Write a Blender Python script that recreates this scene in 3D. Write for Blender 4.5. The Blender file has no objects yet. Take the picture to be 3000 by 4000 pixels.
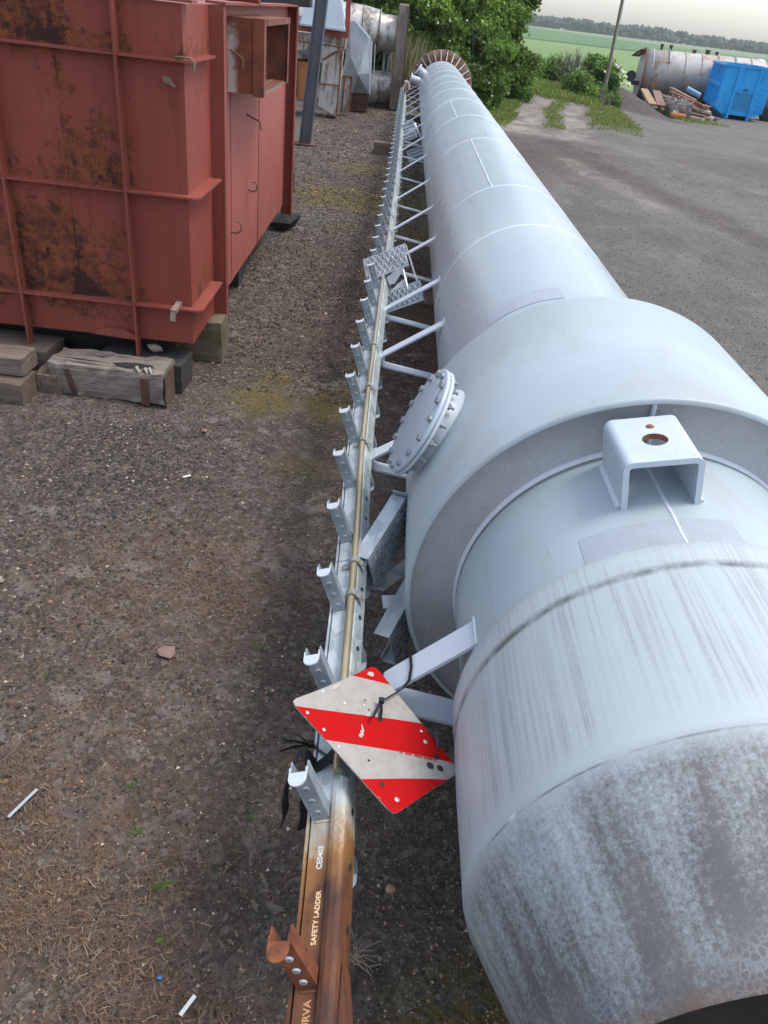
import bpy, bmesh, math, random
import numpy as np
from mathutils import Vector, Matrix
R = math.radians
rnd = random.Random(7)
rng = np.random.default_rng(11)
sc = bpy.context.scene
col = sc.collection

# ---------------------------------------------------------------- camera
cam_d = bpy.data.cameras.new('camera')
cam = bpy.data.objects.new('camera', cam_d)
col.objects.link(cam)
sc.camera = cam
cam_d.sensor_fit = 'VERTICAL'
cam_d.sensor_height = 36.0
cam_d.sensor_width = 27.0
cam_d.lens = 3008.0 / 4000.0 * 36.0
cam_d.clip_start = 0.05
cam_d.clip_end = 5000
CAM_H = 1.88
def camera_axes(pitch, roll, yaw):
    F = Vector((0, math.cos(pitch), -math.sin(pitch)))
    R0 = Vector((1, 0, 0)); U0 = R0.cross(F)
    c, s = math.cos(roll), math.sin(roll)
    Rt = c * R0 + s * U0; Up = -s * R0 + c * U0
    M = Matrix.Rotation(yaw, 3, 'Z')
    return M @ Rt, M @ Up, M @ F
cr, cu, cf = camera_axes(R(33.1), R(6.95), R(-2.0019))
cam.matrix_world = Matrix(((cr.x, cu.x, -cf.x, 0), (cr.y, cu.y, -cf.y, 0), (cr.z, cu.z, -cf.z, CAM_H), (0, 0, 0, 1)))
cam_d.dof.use_dof = False

# ---------------------------------------------------------------- world, sun, exposure
SUN_EL, SUN_AZ = R(64), R(80)        # azimuth measured from +Y towards +X
w = bpy.data.worlds.new('World'); sc.world = w
w.use_nodes = True
wn = w.node_tree
bg = wn.nodes['Background']
sky = wn.nodes.new('ShaderNodeTexSky')
sky.sky_type = 'NISHITA'
sky.sun_disc = False
sky.sun_elevation = SUN_EL
sky.sun_rotation = SUN_AZ
sky.air_density = 1.0
sky.dust_density = 2.2
sky.ozone_density = 1.0
hsv = wn.nodes.new('ShaderNodeHueSaturation')      # thin cloud takes most of the blue out of the sky
hsv.inputs['Saturation'].default_value = 0.62
wn.links.new(sky.outputs[0], hsv.inputs['Color'])
wn.links.new(hsv.outputs[0], bg.inputs[0])
bg.inputs[1].default_value = 0.15
sd = bpy.data.lights.new('sun', 'SUN')
sd.energy = 0.9
sd.angle = R(16)
sd.color = (1.0, 0.96, 0.9)
sun = bpy.data.objects.new('sun', sd)
col.objects.link(sun)
sdir = Vector((math.sin(SUN_AZ) * math.cos(SUN_EL), math.cos(SUN_AZ) * math.cos(SUN_EL), math.sin(SUN_EL)))
sun.rotation_euler = (-sdir).to_track_quat('-Z', 'Y').to_euler()
sun.location = (20, -10, 40)
sc.view_settings.view_transform = 'Standard'
sc.view_settings.look = 'None'
sc.view_settings.exposure = 1.08
sc.view_settings.gamma = 1
sc.view_settings.use_curve_mapping = False
sc.render.engine = 'CYCLES'
sc.cycles.max_bounces = 6
sc.cycles.volume_bounces = 1

# ---------------------------------------------------------------- node helper
class M:
    """one procedural material; methods return sockets"""
    def __init__(s, name, rough=0.6, metal=0.0, base=None, spec=None):
        s.m = bpy.data.materials.new(name); s.m.use_nodes = True
        s.t = s.m.node_tree; s.n = s.t.nodes
        s.b = s.n['Principled BSDF']
        s.b.inputs['Roughness'].default_value = rough
        s.b.inputs['Metallic'].default_value = metal
        if spec is not None: s.b.inputs['Specular IOR Level'].default_value = spec
        if base is not None: s.b.inputs['Base Color'].default_value = (*base, 1)
        s._tc = None
    def L(s, a, b): s.t.links.new(a, b)
    def tc(s, which='Object'):
        if s._tc is None: s._tc = s.n.new('ShaderNodeTexCoord')
        return s._tc.outputs[which]
    def mapping(s, scale=(1, 1, 1), loc=(0, 0, 0), which='Object', rot=(0, 0, 0)):
        n = s.n.new('ShaderNodeMapping'); s.L(s.tc(which), n.inputs[0])
        n.inputs['Scale'].default_value = scale; n.inputs['Location'].default_value = loc; n.inputs['Rotation'].default_value = rot
        return n.outputs[0]
    def noise(s, scale, detail=4, rough=0.6, vec=None, dist=0.0):
        n = s.n.new('ShaderNodeTexNoise'); n.inputs['Scale'].default_value = scale
        n.inputs['Detail'].default_value = detail; n.inputs['Roughness'].default_value = rough
        n.inputs['Distortion'].default_value = dist
        s.L(vec if vec is not None else s.tc(), n.inputs['Vector'])
        return n.outputs['Fac']
    def voro(s, scale, feature='F1', vec=None, out='Distance', rand=1.0):
        n = s.n.new('ShaderNodeTexVoronoi'); n.feature = feature; n.inputs['Scale'].default_value = scale
        n.inputs['Randomness'].default_value = rand
        s.L(vec if vec is not None else s.tc(), n.inputs['Vector'])
        return n.outputs[out]
    def ramp(s, x, a, b, interp='LINEAR'):
        """map range a..b to 0..1 clamped"""
        n = s.n.new('ShaderNodeMapRange'); n.interpolation_type = interp
        s.L(x, n.inputs['Value']); n.inputs['From Min'].default_value = a; n.inputs['From Max'].default_value = b
        return n.outputs[0]
    def cramp(s, x, stops):
        n = s.n.new('ShaderNodeValToRGB'); e = n.color_ramp.elements
        while len(e) < len(stops): e.new(0.5)
        for el, (p, c) in zip(e, stops): el.position = p; el.color = (*c, 1)
        s.L(x, n.inputs[0]); return n.outputs[0]
    def math(s, op, a, b=None, c=None):
        n = s.n.new('ShaderNodeMath'); n.operation = op
        for i, v in enumerate((a, b, c)):
            if v is None: continue
            if isinstance(v, (int, float)): n.inputs[i].default_value = v
            else: s.L(v, n.inputs[i])
        return n.outputs[0]
    def mix(s, f, a, b, mode='MIX'):
        n = s.n.new('ShaderNodeMix'); n.data_type = 'RGBA'; n.blend_type = mode
        for i, v in ((0, f), (6, a), (7, b)):
            if isinstance(v, (int, float)): n.inputs[i].default_value = v
            elif isinstance(v, tuple): n.inputs[i].default_value = (*v, 1)
            else: s.L(v, n.inputs[i])
        return n.outputs[2]
    def sep(s, v):
        n = s.n.new('ShaderNodeSeparateXYZ'); s.L(v, n.inputs[0]); return n.outputs
    def attr(s, name, out='Color'):
        n = s.n.new('ShaderNodeAttribute'); n.attribute_name = name; return n.outputs[out]
    def color(s, v): s.L(v, s.b.inputs['Base Color']); return s
    def rough(s, v): s.L(v, s.b.inputs['Roughness']); return s
    def bump(s, h, strength=0.3, dist=0.01):
        n = s.n.new('ShaderNodeBump'); n.inputs['Strength'].default_value = strength; n.inputs['Distance'].default_value = dist
        s.L(h, n.inputs['Height'])
        s.L(n.outputs[0], s.b.inputs['Normal']); return s

# ---------------------------------------------------------------- mesh helper
class MB:
    def __init__(s): s.v = []; s.f = []; s.uv = []; s.sm = []
    def add(s, vs, fs, uvs=None, smooth=False):
        o = len(s.v); s.v += [tuple(p) for p in vs]
        for i, f in enumerate(fs):
            s.f.append(tuple(o + k for k in f)); s.sm.append(smooth)
            s.uv.append(uvs[i] if uvs else None)
        return s
    def box(s, c, size, rot=None, bevel=0.0):
        x, y, z = size[0] / 2, size[1] / 2, size[2] / 2
        c = Vector(c)
        m = rot if rot is not None else Matrix.Identity(3)
        if bevel > 0:
            b = min(bevel, x * .9, y * .9, z * .9)
            vs = []; idx = {}
            for sx in (-1, 1):
                for sy in (-1, 1):
                    for sz in (-1, 1):
                        for ax, p in enumerate(((x, y - b, z - b), (x - b, y, z - b), (x - b, y - b, z))):
                            idx[(sx, sy, sz, ax)] = len(vs)
                            vs.append(c + m @ Vector((sx * p[0], sy * p[1], sz * p[2])))
            fs = []
            for sx in (-1, 1): fs.append([idx[(sx, a, b_, 0)] for a, b_ in ((-1, -1), (1, -1), (1, 1), (-1, 1))][::sx])
            for sy in (-1, 1): fs.append([idx[(a, sy, b_, 1)] for a, b_ in ((-1, -1), (-1, 1), (1, 1), (1, -1))][::sy])
            for sz in (-1, 1): fs.append([idx[(a, b_, sz, 2)] for a, b_ in ((-1, -1), (1, -1), (1, 1), (-1, 1))][::sz])
            for sy in (-1, 1):
                for sz in (-1, 1):
                    f = [idx[(-1, sy, sz, 1)], idx[(1, sy, sz, 1)], idx[(1, sy, sz, 2)], idx[(-1, sy, sz, 2)]]; fs.append(f[::-(sy * sz)] )
            for sx in (-1, 1):
                for sz in (-1, 1):
                    f = [idx[(sx, -1, sz, 0)], idx[(sx, 1, sz, 0)], idx[(sx, 1, sz, 2)], idx[(sx, -1, sz, 2)]]; fs.append(f[::(sx * sz)])
            for sx in (-1, 1):
                for sy in (-1, 1):
                    f = [idx[(sx, sy, -1, 0)], idx[(sx, sy, 1, 0)], idx[(sx, sy, 1, 1)], idx[(sx, sy, -1, 1)]]; fs.append(f[::-(sx * sy)])
            for sx in (-1, 1):
                for sy in (-1, 1):
                    for sz in (-1, 1):
                        f = [idx[(sx, sy, sz, 0)], idx[(sx, sy, sz, 1)], idx[(sx, sy, sz, 2)]]; fs.append(f[::(sx * sy * sz)])
            return s.add(vs, fs)
        vs = [c + m @ Vector((a * x, b_ * y, d * z)) for a in (-1, 1) for b_ in (-1, 1) for d in (-1, 1)]
        return s.add(vs, [(0, 1, 3, 2), (4, 6, 7, 5), (0, 4, 5, 1), (2, 3, 7, 6), (0, 2, 6, 4), (1, 5, 7, 3)])
    def beam(s, p0, p1, w, h, up=(0, 0, 1), bevel=0.0):
        """bar from p0 to p1, w across, h along up"""
        p0, p1 = Vector(p0), Vector(p1); d = (p1 - p0); L = d.length; d.normalize()
        u = Vector(up); u = (u - d * u.dot(d)).normalized(); x = d.cross(u)
        m = Matrix((x, d, u)).transposed()
        return s.box((p0 + p1) / 2, (w, L, h), m, bevel)
    def prism(s, poly, p0, d, ax, ay, smooth=False):
        """polygon (2d list) extruded from p0 along vector d; ax, ay the polygon axes"""
        p0, d, ax, ay = map(Vector, (p0, d, ax, ay)); n = len(poly)
        a = [p0 + ax * q[0] + ay * q[1] for q in poly]; b = [p + d for p in a]
        fs = [tuple(range(n))[::-1], tuple(range(n, 2 * n))]
        s.add(a + b, [fs[0], fs[1]])
        return s.add(a + b, [(i, (i + 1) % n, n + (i + 1) % n, n + i) for i in range(n)], smooth=smooth)
    def tube(s, pts, r, seg=8, cap=True, rs=None, smooth=True):
        pts = [Vector(p) for p in pts]; n = len(pts); rings = []
        t0 = (pts[1] - pts[0]).normalized()
        a = t0.orthogonal().normalized()
        vs = []
        for i, p in enumerate(pts):
            t = (pts[min(i + 1, n - 1)] - pts[max(i - 1, 0)]).normalized()
            a = (a - t * a.dot(t)).normalized(); b = t.cross(a)
            rr = rs[i] if rs else r
            vs += [p + rr * (math.cos(2 * math.pi * k / seg) * a + math.sin(2 * math.pi * k / seg) * b) for k in range(seg)]
        fs = [(i * seg + k, i * seg + (k + 1) % seg, (i + 1) * seg + (k + 1) % seg, (i + 1) * seg + k) for i in range(n - 1) for k in range(seg)]
        s.add(vs, fs, smooth=smooth)
        if cap:
            s.add(vs[:seg], [tuple(range(seg))[::-1]]); s.add(vs[-seg:], [tuple(range(seg))])
        return s
    def lathe(s, prof, c, axis=(0, 1, 0), ref=(0, 0, 1), seg=96, smooth=True, closed=False, uvs=False, a0=0, a1=2 * math.pi):
        """prof: list of (radius, along). c centre, axis direction"""
        c, ax, rf = Vector(c), Vector(axis).normalized(), Vector(ref).normalized()
        rf = (rf - ax * rf.dot(ax)).normalized(); sd_ = rf.cross(ax) * -1
        full = abs(a1 - a0 - 2 * math.pi) < 1e-6
        ns = seg if full else seg + 1
        vs = []
        for r_, y in prof:
            for k in range(ns):
                t = a0 + (a1 - a0) * k / seg
                vs.append(c + ax * y + r_ * (math.cos(t) * rf + math.sin(t) * sd_))
        fs = []; uv = []
        m = len(prof); last = m if closed else m - 1
        for i in range(last):
            j = (i + 1) % m
            for k in range(seg):
                k2 = (k + 1) % ns
                fs.append((i * ns + k, i * ns + k2, j * ns + k2, j * ns + k))
                if uvs:
                    rr = uvs if uvs is not True else 0.457
                    u0, u1 = (a0 + (a1 - a0) * k / seg) * rr, (a0 + (a1 - a0) * (k + 1) / seg) * rr
                    uv.append(((u0, prof[i][1]), (u1, prof[i][1]), (u1, prof[j][1]), (u0, prof[j][1])))
        return s.add(vs, fs, uv if uvs else None, smooth)
    def build(s, name, mat, parent=None, origin=None):
        me = bpy.data.meshes.new(name)
        o = bpy.data.objects.new(name, me)
        org = Vector((0, 0, 0))
        if parent is not None: org = Vector(parent['_org'])
        elif origin is not None: org = Vector(origin)
        me.from_pydata([tuple(Vector(p) - org) for p in s.v], [], s.f)
        me.polygons.foreach_set('use_smooth', s.sm)
        if any(u is not None for u in s.uv):
            l = me.uv_layers.new(name='UVMap'); dat = []
            for f, u in zip(s.f, s.uv):
                for k in range(len(f)): dat += list(u[k]) if u else [0.0, 0.0]
            l.data.foreach_set('uv', dat)
        me.materials.append(mat.m if isinstance(mat, M) else mat)
        me.update()
        col.objects.link(o)
        if parent is not None:
            o.parent = parent
        elif origin is not None: o.location = org
        o['_org'] = tuple(org)
        return o

def thing(name, label, cat, org, group=None):
    o = bpy.data.objects.new(name, None); col.objects.link(o)
    o.empty_display_size = 0.1
    o.location = org; o['_org'] = tuple(org)
    o['label'] = label; o['category'] = cat
    if group: o['group'] = group
    return o
def tag(o, label=None, cat=None, group=None, kind=None):
    if label: o['label'] = label
    if cat: o['category'] = cat
    if group: o['group'] = group
    if kind: o['kind'] = kind
    return o
def np_mesh(name, V, F, mat, colors=None, kind=None, parent=None, smooth=False, org=(0, 0, 0)):
    """fast mesh from arrays; F (n,k); colors per vertex (n,3)"""
    if parent is not None: org = parent['_org']
    me = bpy.data.meshes.new(name); V = np.asarray(V, float) - np.array(org, float)
    k = F.shape[1]
    me.vertices.add(len(V)); me.vertices.foreach_set('co', V.astype(np.float32).ravel())
    me.loops.add(F.size); me.loops.foreach_set('vertex_index', F.astype(np.int32).ravel())
    me.polygons.add(len(F)); me.polygons.foreach_set('loop_start', np.arange(0, F.size, k, dtype=np.int32))
    me.polygons.foreach_set('use_smooth', np.full(len(F), smooth))
    me.update(calc_edges=True)
    if colors is not None:
        a = me.color_attributes.new('tint', 'FLOAT_COLOR', 'POINT')
        c4 = np.ones((len(V), 4), np.float32); c4[:, :3] = colors; a.data.foreach_set('color', c4.ravel())
    me.materials.append(mat.m if isinstance(mat, M) else mat)
    o = bpy.data.objects.new(name, me); col.objects.link(o)
    o.location = (0, 0, 0) if parent is not None else org
    o['_org'] = tuple(org)
    if parent is not None: o.parent = parent
    if kind: o['kind'] = kind
    return o

# ---------------------------------------------------------------- value noise (numpy) and the lie of the land
_P = rng.random((256, 256))
def vnoise(x, y):
    x = np.asarray(x, float); y = np.asarray(y, float)
    xi = np.floor(x).astype(int); yi = np.floor(y).astype(int); fx = x - xi; fy = y - yi
    fx = fx * fx * (3 - 2 * fx); fy = fy * fy * (3 - 2 * fy)
    g = lambda a, b: _P[a % 256, b % 256]
    return (g(xi, yi) * (1 - fx) + g(xi + 1, yi) * fx) * (1 - fy) + (g(xi, yi + 1) * (1 - fx) + g(xi + 1, yi + 1) * fx) * fy
def fbm(x, y, oct=4):
    t = 0; a = .5; s_ = 0
    for i in range(oct):
        t = t + a * vnoise(x * 2 ** i + 17 * i, y * 2 ** i + 31 * i); s_ += a; a *= .5
    return t / s_
def ss(x, a, b):
    t = np.clip((np.asarray(x, float) - a) / (b - a), 0, 1); return t * t * (3 - 2 * t)
def lin(x, a, b): return np.clip((np.asarray(x, float) - a) / (b - a), 0, 1)
def zg(x, y):
    z = -1.37 * ss(x, 3, 12) * lin(y, 16, 46)
    # long pile of dark grit at the edge of the yard
    d = np.sqrt(((np.asarray(x) - 9.2) / 2.5) ** 2 + ((np.asarray(y) - 38.5) / 4.6) ** 2)
    z = z + 0.85 * (1 - ss(d, 0, 1.15)) * (0.85 + 0.3 * fbm(np.asarray(x) * 1.2, np.asarray(y) * 1.2))
    return z
def zgf(x, y): return float(zg(np.array([x]), np.array([y]))[0])
# ================================================================ materials
def mat_painted():
    m = M('pale_blue_paint', 0.3, base=(.5, .56, .62), spec=.7)
    n1 = m.noise(1.3, 5, .6); n2 = m.noise(14, 6, .7, vec=m.mapping((1, .25, 1)))
    c = m.mix(m.ramp(n1, .3, .7), (.32, .385, .42), (.385, .445, .475))
    c = m.mix(m.math('MULTIPLY', m.ramp(n2, .55, .8), .35), c, (.36, .38, .40))
    sp = m.ramp(m.voro(55), .03, .06)
    gate = m.ramp(m.noise(3, 3), .62, .72)
    c = m.mix(m.math('MULTIPLY', m.math('SUBTRACT', 1.0, sp), gate), c, (.2, .17, .15))
    m.color(c)
    m.rough(m.math('ADD', m.math('MULTIPLY', n2, .25), .18))
    m.bump(m.math('ADD', m.noise(3.0, 3), m.math('MULTIPLY', m.noise(220, 2), .12)), .25, .004)
    return m
PAINT = mat_painted()
def mat_collar():
    m = M('chalky_collar_paint', 0.42, spec=.45)
    n1 = m.noise(1.7, 5); n2 = m.noise(5, 8, .75, vec=m.mapping((1, .5, 1)), dist=1.0)
    c = m.mix(m.ramp(n1, .3, .7), (.36, .43, .465), (.41, .475, .505))
    c = m.mix(m.math('MULTIPLY', m.ramp(n2, .54, .72), .5), c, (.36, .375, .37))
    sm_ = m.noise(2.0, 5, .7, vec=m.mapping((1.2, .6, 1), loc=(3, 1, 2)), dist=.8)
    c = m.mix(m.math('MULTIPLY', m.ramp(sm_, .55, .66), .42), c, (.36, .35, .34))
    sc_ = m.noise(40, 4, .6, vec=m.mapping((1, .12, 1)))
    c = m.mix(m.math('MULTIPLY', m.ramp(sc_, .64, .72), .5), c, (.28, .29, .30))
    m.color(c); m.rough(m.math('ADD', m.math('MULTIPLY', n2, .3), .25))
    m.bump(m.math('ADD', n1, m.math('MULTIPLY', m.noise(240, 2), .1)), .2, .004)
    return m
COLLAR = mat_collar()
def mat_cap():
    """dirty chimney top: u = round the shell (m), v = along it (m)"""
    m = M('weathered_cap_paint', 0.55, spec=.4)
    uvn = m.tc('UV'); s = m.sep(uvn); u, v = s[0], s[1]
    base = m.mix(m.ramp(m.noise(2.2, 5), .3, .7), (.42, .48, .505), (.475, .53, .55))
    # fine roller texture
    fine = m.noise(150, 3, .7)
    # long dirt runs along the shell
    run = m.noise(1, 3, .6, vec=m.mapping((130, 1.6, 1), which='UV'))
    wob = m.noise(1, 6, .7, vec=m.mapping((16, 3, 1), which='UV'))
    inb = m.math('MULTIPLY', m.ramp(v, .79, .86, 'SMOOTHSTEP'), m.ramp(m.noise(2.3, 2), .30, .55))
    runs = m.math('MULTIPLY', m.ramp(run, .47, .64), m.ramp(m.math('ADD', wob, m.math('MULTIPLY', fine, .6)), .50, 1.0))
    runs = m.math('MULTIPLY', runs, inb)
    c = m.mix(m.math('MULTIPLY', runs, .62), base, (.20, .205, .185))
    c = m.mix(m.math('MULTIPLY', m.ramp(wob, .45, .75), m.math('MULTIPLY', inb, .35)), c, (.36, .38, .39))
    # grimy groove round the cap
    g = m.math('SUBTRACT', 1.0, m.ramp(m.math('ABSOLUTE', m.math('SUBTRACT', v, m.math('ADD', 1.158, m.math('MULTIPLY', m.noise(6, 3), .006)))), .002, .014))
    g = m.math('MULTIPLY', g, m.ramp(m.noise(9, 6, .8), .34, .6))
    c = m.mix(m.math('MULTIPLY', g, .9), c, (.09, .095, .085))
    # blotches on the cone
    bl = m.noise(1, 4, .55, vec=m.mapping((8.5, 2.2, 1), which='UV'), dist=.25)
    bl = m.math('ADD', m.math('MULTIPLY', bl, .7), m.math('MULTIPLY', m.noise(1, 4, .6, vec=m.mapping((42, 2.4, 1), which='UV')), .36))
    spk = m.noise(110, 3, .9)
    cone = m.math('SUBTRACT', 1.0, m.ramp(v, .75, .795))
    deeper = m.ramp(v, .72, .47)
    k = m.math('ADD', m.math('ADD', bl, m.math('MULTIPLY', spk, .66)), m.math('MULTIPLY', deeper, .22))
    f = m.math('MULTIPLY', m.ramp(k, .64, 1.02), cone)
    c = m.mix(m.math('MULTIPLY', f, .95), c, m.mix(m.ramp(m.noise(6, 3), .35, .65), (.10, .098, .096), (.15, .142, .136)))
    # crazing near the mouth
    cr_ = m.voro(105, 'DISTANCE_TO_EDGE', vec=m.mapping((1, 1, 1), which='Object'))
    nearr = m.math('MULTIPLY', m.ramp(m.math('ADD', v, m.math('MULTIPLY', m.noise(5, 4), .10)), .615, .56), m.ramp(m.noise(4.2, 4), .34, .48))
    lines = m.math('MULTIPLY', m.math('SUBTRACT', 1.0, m.ramp(cr_, .04, .19)), nearr)
    c = m.mix(m.math('MULTIPLY', nearr, .55), c, (.16, .16, .165))
    c = m.mix(m.math('MULTIPLY', lines, .45), c, (.46, .51, .55))
    # rust on the mouth rim
    rr = m.math('MULTIPLY', m.ramp(m.math('ADD', v, m.math('MULTIPLY', m.noise(7, 5), .08)), .545, .515), m.ramp(m.noise(11, 5, .7), .3, .5))
    c = m.mix(m.math('MULTIPLY', rr, .8), c, m.mix(m.noise(20, 4), (.12, .075, .05), (.33, .16, .07)))
    # white flaked seam where cone meets the band
    fl = m.math('SUBTRACT', 1.0, m.ramp(m.math('ABSOLUTE', m.math('SUBTRACT', v, .783)), .002, .006))
    fl = m.math('MULTIPLY', fl, m.ramp(m.noise(9, 3), .56, .62))
    c = m.mix(fl, c, (.8, .8, .78))
    sl = m.math('SUBTRACT', 1.0, m.ramp(m.math('ABSOLUTE', m.math('SUBTRACT', v, .781)), .0008, .0028))
    c = m.mix(m.math('MULTIPLY', m.math('MULTIPLY', sl, m.ramp(m.noise(5, 4, .7), .42, .55)), .8), c, (.16, .17, .17))
    m.color(c)
    m.rough(m.math('ADD', m.math('MULTIPLY', f, .2), .45))
    m.bump(m.math('ADD', m.math('MULTIPLY', fine, .6), m.math('MULTIPLY', lines, .5)), .35, .002)
    return m
CAP = mat_cap()
def mat_grime():
    m = M('grimy_annulus_paint', 0.7)
    n = m.noise(2.4, 4, .6); sp = m.noise(120, 4, .85); v = m.voro(120)
    k = m.math('ADD', n, m.math('MULTIPLY', sp, .55))
    c = m.mix(m.ramp(k, .50, 1.02), (.47, .50, .515), (.25, .245, .24))
    c = m.mix(m.math('MULTIPLY', m.ramp(m.noise(16, 6, .85), .60, .68), .5), c, (.5, .54, .57))
    m.color(c).bump(sp, .3, .002); return m
GRIME = mat_grime()
def mat_weld():
    m = M('weld_bead_paint', .4); m.color(m.mix(m.noise(20), (.50, .56, .62), (.68, .73, .78))).bump(m.noise(120, 2), .5, .004); return m
WELD = mat_weld()
def mat_lug():
    m = M('lug_paint', .45)
    e = m.ramp(m.noise(26, 5, .8), .665, .70)
    c = m.mix(m.ramp(m.noise(5), .3, .7), (.45, .515, .58), (.52, .58, .64))
    c = m.mix(m.math('MULTIPLY', m.ramp(m.noise(60, 4, .8), .62, .72), .6), c, (.3, .3, .3))
    m.color(m.mix(e, c, (.22, .08, .035))).bump(m.noise(45, 3), .3, .003); return m
LUG = mat_lug()
def mat_rust(name='rust', a=(.10, .035, .015), b=(.32, .12, .035), dark=(.035, .02, .015), sc_=9, rough=.8):
    m = M(name, rough)
    c = m.mix(m.ramp(m.noise(sc_, 7, .7), .35, .65), a, b)
    c = m.mix(m.ramp(m.noise(sc_ * .45, 5, .7, dist=.8), .58, .68), c, dark)
    m.color(c).bump(m.noise(sc_ * 6, 4), .4, .004); return m
RUST = mat_rust()
DRUST = mat_rust('dark_rust', (.05, .025, .018), (.15, .07, .04), (.02, .015, .013))
ORUST = mat_rust('orange_rust', (.28, .09, .03), (.42, .17, .05), (.12, .05, .02), 2.5)
def mat_flange():
    m = M('flange_rust', .75)
    c = m.mix(m.ramp(m.noise(3.5, 6, .6), .35, .65), (.15, .07, .045), (.34, .22, .16))
    c = m.mix(m.ramp(m.noise(11, 4), .6, .68), c, (.07, .03, .02))
    m.color(c); return m
FLANGE = mat_flange()
def mat_galv(name='galvanised_steel', a=(.30, .35, .38), b=(.52, .57, .60), rust=None):
    m = M(name, .46, metal=.3)
    sp = m.voro(38, out='Color', vec=m.mapping((1, .55, 1)))
    sx = m.sep(sp)[0]
    c = m.mix(sx, a, b)
    c = m.mix(m.math('MULTIPLY', m.ramp(m.noise(9, 5, .7), .5, .75), .5), c, (.33, .34, .33))
    if rust:
        y = m.math('ADD', m.sep(m.tc())[1], 9.0)
        # rust takes over towards the exposed end of the ladder (local -y)
        k = m.math('ADD', y, m.math('MULTIPLY', m.math('SUBTRACT', m.noise(14, 6, .75, vec=m.mapping((1, .45, 1))), .5), rust[2]))
        f = m.ramp(k, rust[1], rust[0])
        rc = m.mix(m.ramp(m.noise(18, 6, .7, vec=m.mapping((1, .35, 1))), .36, .64), (.052, .021, .014), (.165, .060, .022))
        yel = m.mix(m.ramp(f, .05, .5), (.45, .38, .24), (.33, .16, .05))
        c = m.mix(m.ramp(f, .02, .45), c, yel); c = m.mix(m.ramp(f, .35, .85), c, rc)
        m.rough(m.math('ADD', m.math('MULTIPLY', f, .3), .42))
        m.L(m.math('SUBTRACT', .3, m.math('MULTIPLY', f, .3)), m.b.inputs['Metallic'])
    m.color(c).bump(m.noise(60, 3), .15, .002); return m
GALV = mat_galv()
GALV_D = mat_galv('dull_galvanised_steel', (.24, .29, .32), (.38, .43, .46))
RAIL = mat_galv('ladder_rail_steel', (.36, .43, .45), (.62, .68, .68), (.70, 1.02, .38))
def mat_rod():
    m = M('yellow_passivated_rod', .35, metal=.6)
    y = m.math('ADD', m.sep(m.tc())[1], 9.0)
    c = m.mix(m.ramp(m.noise(8, 5, .6, vec=m.mapping((1, .3, 1))), .35, .65), (.30, .24, .14), (.50, .42, .27))
    c = m.mix(m.math('MULTIPLY', m.ramp(y, 2.5, 6), .8), c, (.5, .53, .52))
    k = m.math('ADD', y, m.math('MULTIPLY', m.math('SUBTRACT', m.noise(12, 6, .75), .5), .9))
    c = m.mix(m.ramp(k, 1.0, .3), c, m.mix(m.noise(30, 5), (.14, .045, .018), (.42, .19, .06)))
    m.color(c); return m
ROD = mat_rod()
RUNG_RUST = mat_rust('rung_rust', (.11, .032, .014), (.26, .085, .03), (.06, .03, .02), 20)
WHITE_ZINC = M('bright_zinc_tip', .35, metal=.3, base=(.62, .68, .72))
DARK = M('black_steel_and_hole_shade', .7, base=(.02, .021, .024))  # black steel, and the painted-in shade of holes, slots and openings
BLACKR = M('black_webbing', .8); BLACKR.color(BLACKR.mix(BLACKR.noise(40), (.008, .008, .01), (.02, .02, .024))).bump(BLACKR.voro(300), .4, .001)
TIE = M('black_nylon', .35, base=(.008, .008, .009))
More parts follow.
